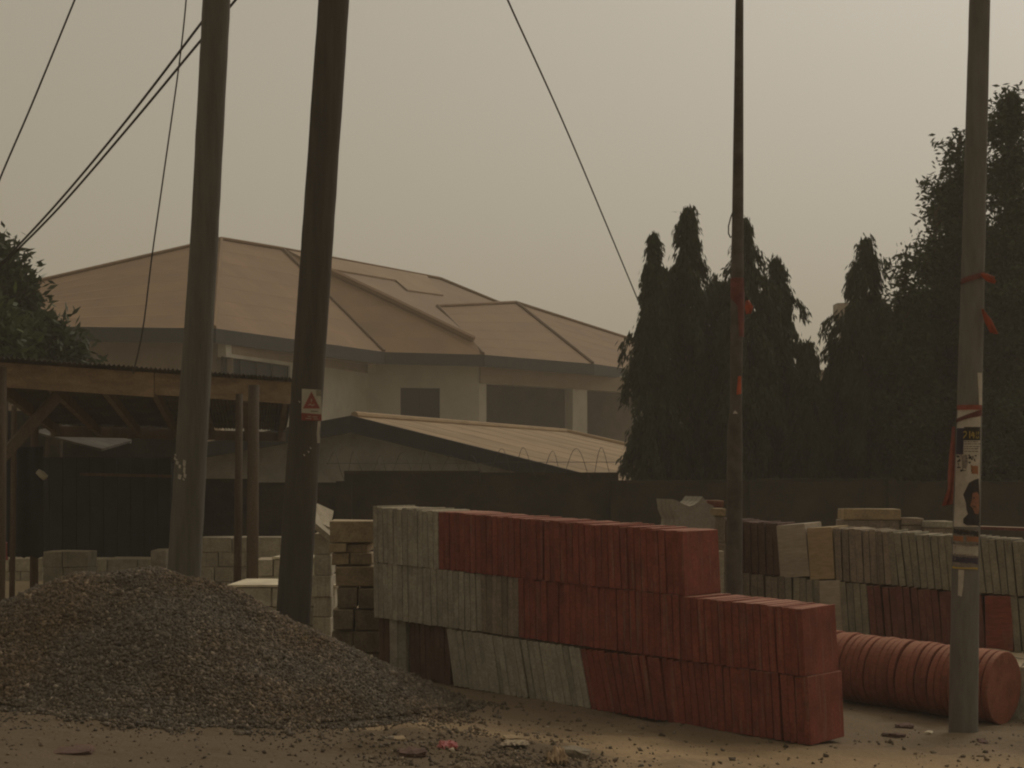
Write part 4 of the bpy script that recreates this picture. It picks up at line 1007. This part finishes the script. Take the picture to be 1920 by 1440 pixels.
# small details on the villa wall
m_ = MB(); m_.box(P(697, 688, 56.2), (.25, .12, .35)); m_.build('wall_lamp', m_signw, vi)
m_ = MB(); m_.tube([P(680, 690, 56.1), P(680, 790, 56.1)], .05, 8); m_.build('drain_pipe', m_wall2, vi)
# beam and buff render band above the verandah: proud band
m_ = MB(); m_.prism([wE-nn*.03+Vector((0, 0, zt)), wG-nn*.03+Vector((0, 0, zt)), wG-nn*.03+Vector((0, 0, 5.15)), wE-nn*.03+Vector((0, 0, 5.15))], -nn*.03); m_.build('beam_band', m_wall2, vi)
m_ = MB(); m_.prism([wC-Vector((.0, .05, 0))+Vector((0, 0, zpx(668, wC, wD, .1))), wD-Vector((0, .05, 0))+Vector((0, 0, zpx(668, wC, wD, .1))), wD-Vector((0, .05, -5.15)), wC-Vector((0, .05, -5.15))], (-.03, -.02, 0)); m_.build('beam_band', m_wall2, vi)
# white capped pillar and pale post past the first pole
pl_ = empty('gate_pillar', (X_(402, 34), 34, -.8), 'pale gate pillar with rounded cap seen between the first pole and the shed post', 'pillar')
m_ = MB(); c = P(402, 830, 34); m_.box((c.x, 34, (c.z+Z_(797, 34))/2-.9), (.33, .33, Z_(797, 34)-c.z+1.8)); m_.build('shaft', m_pale, pl_)
m_ = MB(); m_.tube([(c.x, 34, Z_(797, 34)), (c.x, 34, Z_(788, 34)), (c.x, 34, Z_(778, 34))], [.21, .19, .05], 12); m_.build('cap', m_grey, pl_, smooth=True)
# far house peeping between the trees
fh = empty('house', (X_(1610, 75), 75, -.8), 'distant buff house corner just visible left of the pointed tree', 'house')
m_ = MB(); c = P(1600, 600, 75); m_.box((X_(1617, 76), 76.2, 3.6), (1.6, 2.2, 9.6)); m_.build('wall', m_wall2, fh)
m_ = MB(); m_.prism([P(1570, 568, 74.5), P(1660, 566, 74.5), P(1660, 599, 74.5), P(1570, 599, 74.5)], (0, 1, 0)); m_.build('roof', m_wall2, fh)
m_ = MB(); m_.box((X_(1537, 76)+.3, 76, 2.6), (1.8, 1.2, 7.0)); m_.build('side_wing', m_wall2, fh)

# ------------------------------------------------------------------ trees
def leaves(pts, dirs, length, width, mat, name, parent):
    """one drooping blade (two quads) per point"""
    n = len(pts); d = dirs/np.linalg.norm(dirs, axis=1)[:, None]
    r_ = rng.normal(size=(n, 3)); s = np.cross(d, r_); s /= np.linalg.norm(s, axis=1)[:, None]+1e-9
    L_ = length*rng.uniform(.7, 1.25, n)[:, None]; W = width*rng.uniform(.7, 1.2, n)[:, None]
    a = pts; m = pts+d*L_*.45; e = pts+d*L_
    V = np.stack([a, m-s*W/2, e, m+s*W/2], 1).reshape(-1, 3)
    Fq = (np.arange(n)*4)[:, None]+np.array([0, 1, 2, 3])
    return np_mesh(name, V, Fq, mat, parent)
def weeping(px, top, Y, hw, label, nb=215, per=150, sc=1.0, open_top=.10):
    ztop = Z_(top, Y); x0 = X_(px, Y); g = -.8; H = ztop-g; Rm = hw/F*Y
    e = empty('weeping_tree', (x0, Y, g), label, 'tree', 'trees behind the boundary wall')
    pts = []; drs = []; mb = MB()
    mb.tube([(x0, Y, g-.2), (x0+.02, Y, g+H*.5), (x0-.02, Y, g+H*.85), (x0+rng.uniform(-.03, .03), Y, ztop-.05)], [.11, .08, .035, .008], 8); mb.build('trunk', m_trunk, e, smooth=True)
    nb = int(nb*H/6)
    for b in range(nb):
        s = rng.random()**.85; z = g+.6+s*(H-.65); f = (ztop-z)/H        # f: 0 top .. 1 bottom
        prof = Rm*min(1.0, .04+1.0*(f/.28)**.88) if f < .3 else Rm*(1.0+.05*math.sin(z*3))
        a = rng.uniform(0, 2*math.pi)
        tier = ((ztop-z)/.40+px*.37+a*.11) % 1.0; prof *= (.5+.8*tier) if f < .32 else (.86+.2*tier)
        prof = min(prof, (ztop-z)*.9+.01) if f < .1 else prof; rr = prof*rng.uniform(.55, 1.28)
        drop = rng.uniform(.2, .55)*min(1, .3+f*4); n = max(8, int(per*(1 if f > .12 else .4+f*3)))
        t = rng.random(n)**.7
        rad = rr*np.sin(t*math.pi/2); zz = z+.10*np.sin(t*math.pi)-drop*t**2.2
        p = np.stack([x0+rad*math.cos(a), Y+rad*math.sin(a), zz], -1)+rng.normal(0, .036, (n, 3))
        pts.append(p); dd = np.stack([.28*math.cos(a)+rng.normal(0, .22, n), .28*math.sin(a)+rng.normal(0, .22, n), -1+rng.normal(0, .2, n)], -1); drs.append(dd)
    # curtain along the outside and dense core
    n = int(4600*H/6*sc); f = rng.uniform(.16, 1, n)**.8; prof = Rm*np.minimum(1, .07+1.12*(f/.5)**.78)*.62
    a = rng.uniform(0, 2*math.pi, n); r_ = prof*np.sqrt(rng.uniform(.05, 1, n))
    pts.append(np.stack([x0+r_*np.cos(a), Y+r_*np.sin(a), ztop-f*H+.1], -1)); drs.append(np.stack([rng.normal(0, .2, n), rng.normal(0, .2, n), -np.ones(n)], -1))
    n = 26; zt = ztop-rng.uniform(0, .45, n); p = np.stack([x0+rng.normal(0, .035, n), Y+rng.normal(0, .035, n), zt], -1); pts.append(p); drs.append(np.stack([rng.normal(0, .7, n), rng.normal(0, .7, n), rng.uniform(-1, .1, n)], -1))
    leaves(np.concatenate(pts), np.concatenate(drs), .125, .030, m_leaf, 'crown', e)
weeping(1226, 440, 27.2, 50, 'leftmost weeping tree, beside the annexe roof, lower than its neighbour')
weeping(1288, 388, 27.6, 68, 'tallest of the pointed weeping trees left of the thin steel pole')
weeping(1396, 412, 27.3, 70, 'weeping tree rising directly behind the thin steel pole')
weeping(1457, 482, 27.8, 62, 'shorter pointed weeping tree just right of the thin steel pole')
weeping(1516, 640, 27.2, 42, 'low drooping weeping tree in the gap between the two tree groups')
weeping(1625, 446, 27.4, 76, 'pointed weeping tree with a thin ragged leader left of the poster pole')
weeping(1570, 640, 28.2, 45, 'low rounded weeping tree below the distant house corner')
weeping(1342, 515, 28.8, 70, 'low weeping tree filling the gap behind the first two pointed trees')
weeping(1700, 560, 28.6, 62, 'dark weeping tree filling the gap right of the ragged leader tree')
weeping(1560, 700, 29.2, 75, 'low weeping tree in the back row of the group')
def spreading(px, top, Y, hw, label, nbr=120, per=170, zlo=0.4, power=.75, mat=None, sc=1, gaps=.45, ll=.115, lw=.042):
    ztop = Z_(top, Y); x0 = X_(px, Y); g = -.8; H = ztop-g; Rm = hw/F*Y
    e = empty('leafy_tree', (x0, Y, g), label, 'tree', 'trees behind the boundary wall')
    mb = MB(); mb.tube([(x0, Y, g-.2), (x0+.05, Y, g+H*.4), (x0-.03, Y, g+H*.75), (x0, Y, ztop-.1)], [.17, .12, .06, .012], 8); mb.build('trunk', m_trunk, e, smooth=True)
    pts = []; drs = []; lb = MB()
    for b in range(nbr):
        f = rng.random(); z = ztop-f*H*(1-zlo*.0)-.02; a = rng.uniform(0, 2*math.pi)
        R_ = Rm*(.10+.95*f**power)*rng.uniform(.5, 1.15); rise = rng.uniform(.1, .5)*R_
        tip = np.array([x0+R_*math.cos(a), Y+R_*math.sin(a), z+rise*(1-f)-.25*R_*f]); base = np.array([x0, Y, max(g+.5, z-.35*R_)])
        lb.tube([tuple(base), tuple(base*.4+tip*.6+np.array([0, 0, .05])), tuple(tip)], [.03, .018, .006], 5)
        ncl = max(2, int(R_/.22))
        for c in range(ncl):
            t = .25+.8*(c+rng.random())/ncl; cc = base+(tip-base)*min(t, 1.02)+rng.normal(0, .06, 3); n = int(1.7*per/ncl*min(1, .10+f*1.9)*rng.uniform(.2, 1.5))
            p = cc+np.clip(rng.normal(0, 1, (n, 3)), -1.7, 1.7)*np.array([.12, .12, .10]); pts.append(p)
            dd = rng.normal(0, .6, (n, 3))+np.array([.5*math.cos(a), .5*math.sin(a), -.35]); drs.append(dd)
    lb.build('limbs', m_trunk, e)
    leaves(np.concatenate(pts), np.concatenate(drs), ll, lw, mat or m_leaf2, 'crown', e)
spreading(1892, 172, 27.0, 118, 'tallest tree at the right edge with open ragged top beside the poster pole', nbr=260, per=200, power=.8)
spreading(1797, 256, 28.0, 150, 'tall tree behind the poster pole with small ragged branches at its top', nbr=280, per=210, power=.75)
spreading(1755, 385, 27.6, 62, 'dense rounded tree left of the poster pole', nbr=170, per=200, power=.35)
spreading(1698, 480, 27.0, 62, 'small bushy tree with horizontal sprays left of the dense rounded tree', nbr=150, per=190, power=.45)
spreading(1860, 420, 28.6, 150, 'broad dark tree behind the poster pole low down', nbr=260, per=240, power=.3)
def bush(cx, cy, cz, rx, rz_, label, n, nm='leafy_tree', mat=None, Y=26):
    x0 = X_(cx, Y); zc = Z_(cy, Y); e = empty(nm, (x0, Y, -.4), label, 'tree')
    mb = MB(); mb.tube([(x0, Y, -.6), (x0+.1, Y, zc-.4), (x0, Y, zc+.5)], [.16, .12, .05], 8); mb.build('trunk', m_trunk, e, smooth=True)
    pts = []; drs = []
    for c in range(n):
        u = rng.normal(size=3); u /= np.linalg.norm(u); r_ = rng.uniform(.45, 1.0)
        cc = np.array([x0, Y, zc])+u*r_*np.array([rx, rx, rz_]); m = 95
        pts.append(cc+rng.normal(0, 1, (m, 3))*.15); drs.append(rng.normal(0, .6, (m, 3))+u*.6+np.array([0, 0, -.4]))
    leaves(np.concatenate(pts), np.concatenate(drs), .19, .07, mat, 'crown', e)
bush(-16, 592, 0, .54, 1.12, 'bushy dark tree at the left edge above the shed roof', 210, mat=m_leaf2, Y=27)
bush(92, 668, 0, .38, .38, 'small low bush tree peeping over the shed roof', 34, mat=m_leaf2, Y=25.5)
bush(-12, 650, 0, .36, .5, 'lighter green shrub tree at the left edge in front of the dark tree', 40, mat=m_leaf3, Y=24.8)

# ------------------------------------------------------------------ litter and small stones in the foreground
def lump(px, py, wpx, hpx, mat, name, label, cat, dpt=.12, flat=.6, seed=0):
    random.seed(seed); bm = bmesh.new(); bmesh.ops.create_cube(bm, size=1); bmesh.ops.subdivide_edges(bm, edges=list(bm.edges), cuts=3, use_grid_fill=True)
    Y = EYE*F/(py-HZ)
    for _ in range(4): Y = (EYE-float(gz(X_(px, Y), Y)))*F/(py-HZ)
    x = X_(px, Y); g = float(gz(x, Y))+float(rough_ground(np.array(x), np.array(Y)))
    for v in bm.verts:
        co = v.co*2; k = 1/max(.8, co.length/1.25)
        v.co = Vector((co.x*wpx/F*Y/2*(k*.35+.65), co.y*dpt/2*(k*.35+.65), co.z*hpx/F*Y/2*(k*.35+.65)))+Vector([random.uniform(-1, 1)*a_ for a_ in (.012, .012, min(.008, hpx/F*Y*.16))])
    me = bpy.data.meshes.new(name); bm.to_mesh(me); bm.free(); me.materials.append(mat)
    o = bpy.data.objects.new(name, me); COL.objects.link(o); o.location = (x, Y+dpt/2, g+hpx/F*Y*.22); o.rotation_euler = (R(random.uniform(-6, 6)), R(random.uniform(-5, 5)), R(random.uniform(-20, 20)))
    return tag(o, label, cat)
lump(772, 1420, 50, 16, m_dkbrown, 'broken_brick', 'dark broken brick lying left of the red plastic scrap', 'broken brick', seed=1)
lump(1080, 1424, 50, 24, m_rub, 'broken_brick', 'grey broken block beside the crumpled tan cloth', 'broken brick', .16, seed=2)
lump(963, 1392, 40, 7, m_palet, 'stone_chip', 'flat pale stone chip between the red scrap and the grey block', 'stone chip', seed=3)
lump(747, 1402, 24, 5, m_palet, 'stone_chip', 'flat tan chip above the dark broken brick', 'stone chip', seed=4)
lump(1700, 1364, 30, 8, m_dkbrown, 'clod', 'dark earth clod near the poster pole, farther one', 'clod', seed=5)
lump(1678, 1384, 36, 9, m_dkbrown, 'clod', 'dark earth clod left of the poster pole, nearer one', 'clod', seed=6)
lump(1745, 1374, 10, 5, m_white, 'stone_chip', 'tiny white chip left of the poster pole foot', 'stone chip', seed=7)
lump(1846, 1392, 16, 6, m_dkbrown, 'clod', 'small dark clod right of the poster pole foot', 'clod', seed=8)
lump(130, 1410, 66, 9, m_dkbrown, 'clod', 'flat grey clod in the sand in front of the gravel heap', 'clod', .2, seed=14)
def crumple(px, py, wpx, hpx, mat, name, label, cat, seed, dpt=.2, amp=.025, thick=.003):
    random.seed(seed); Y = EYE*F/(py-HZ)
    for _ in range(4): Y = (EYE-float(gz(X_(px, Y), Y)))*F/(py-HZ)
    x = X_(px, Y); g = float(gz(x, Y)); n = 12; W = wpx/F*Y; mb = MB(); vs = []
    for i in range(n+1):
        for j in range(n+1):
            u, v = i/n-.5, j/n-.5; ed_ = 1-.35*abs(math.sin(i*1.3+j*.7+seed))*(max(abs(u), abs(v))*2)**3
            z = hpx/F*Y*(1-(2*max(abs(u), abs(v)))**2)*.8+amp*noise.noise(Vector((i*.5, j*.5, seed)))+.012
            vs.append((x+u*W*ed_, Y+v*dpt*ed_, g+max(z, .008)+.01))
    mb.add(vs, [(i*(n+1)+j, (i+1)*(n+1)+j, (i+1)*(n+1)+j+1, i*(n+1)+j+1) for i in range(n) for j in range(n)])
    o = mb.build(name, mat, smooth=False); o.modifiers.new('solid', 'SOLIDIFY').thickness = thick; return tag(o, label, cat)
crumple(838, 1407, 46, 13, m_plast, 'plastic_scrap', 'crumpled red plastic scrap in the foreground sand', 'litter', 3)
crumple(1045, 1432, 46, 26, M('tan_cloth', (.32, .22, .125), var=.25, ns=9), 'crumpled_cloth', 'crumpled tan cloth in front of the grey broken block', 'litter', 5, dpt=.35, amp=.05)
crumple(965, 1400, 60, 6, m_gbrown, 'paper_scrap', 'flattened brown paper scrap in the rubble', 'litter', 8, amp=.012)

# ------------------------------------------------------------------ labels of the end pieces of each run
ORD = ['outermost', 'second', 'third', 'fourth', 'fifth', 'sixth', 'seventh', 'eighth']
runs = {}
for o in bpy.data.objects:
    if o.get('category') in ('paving slab', 'round slab'): runs.setdefault((o['group'], o['label']), []).append(o)
bpy.context.view_layer.update()
for (g_, l_), os_ in runs.items():
    os_.sort(key=lambda o: o.matrix_world.translation.x); n = len(os_)
    if n == 1: continue
    base = l_.replace(' paving slab on edge in', ' slab in').replace('red round paving disc on edge in the long row behind the poster pole', 'red round disc in the row behind the poster pole')
    k = min(8, n//2 if n > 4 else n)
    for i in range(k): os_[i]['label'] = '%s, %s from the left' % (base, 'first' if i == 0 else ORD[i])
    if n > 4:
        for i in range(min(8, n-k)): os_[n-1-i]['label'] = '%s, %s from the right' % (base, 'first' if i == 0 else ORD[i])

# ------------------------------------------------------------------ haze
hz = MB(); hz.box((0, 60, 4.0), (240, 220, 12.0))
hzo = hz.build('haze', m_dark); hzo.data.materials.clear()
mh = bpy.data.materials.new('haze'); mh.use_nodes = True; N = mh.node_tree.nodes; N.clear()
o_ = N.new('ShaderNodeOutputMaterial'); pv = N.new('ShaderNodeVolumePrincipled'); pv.inputs['Color'].default_value = (.95, .90, .80, 1); pv.inputs['Density'].default_value = .0023; pv.inputs['Anisotropy'].default_value = .2
mh.node_tree.links.new(pv.outputs[0], o_.inputs['Volume']); hzo.data.materials.append(mh)
tag(hzo, 'dusty harmattan haze filling the air', kind='stuff')
print('objects', len(bpy.data.objects))
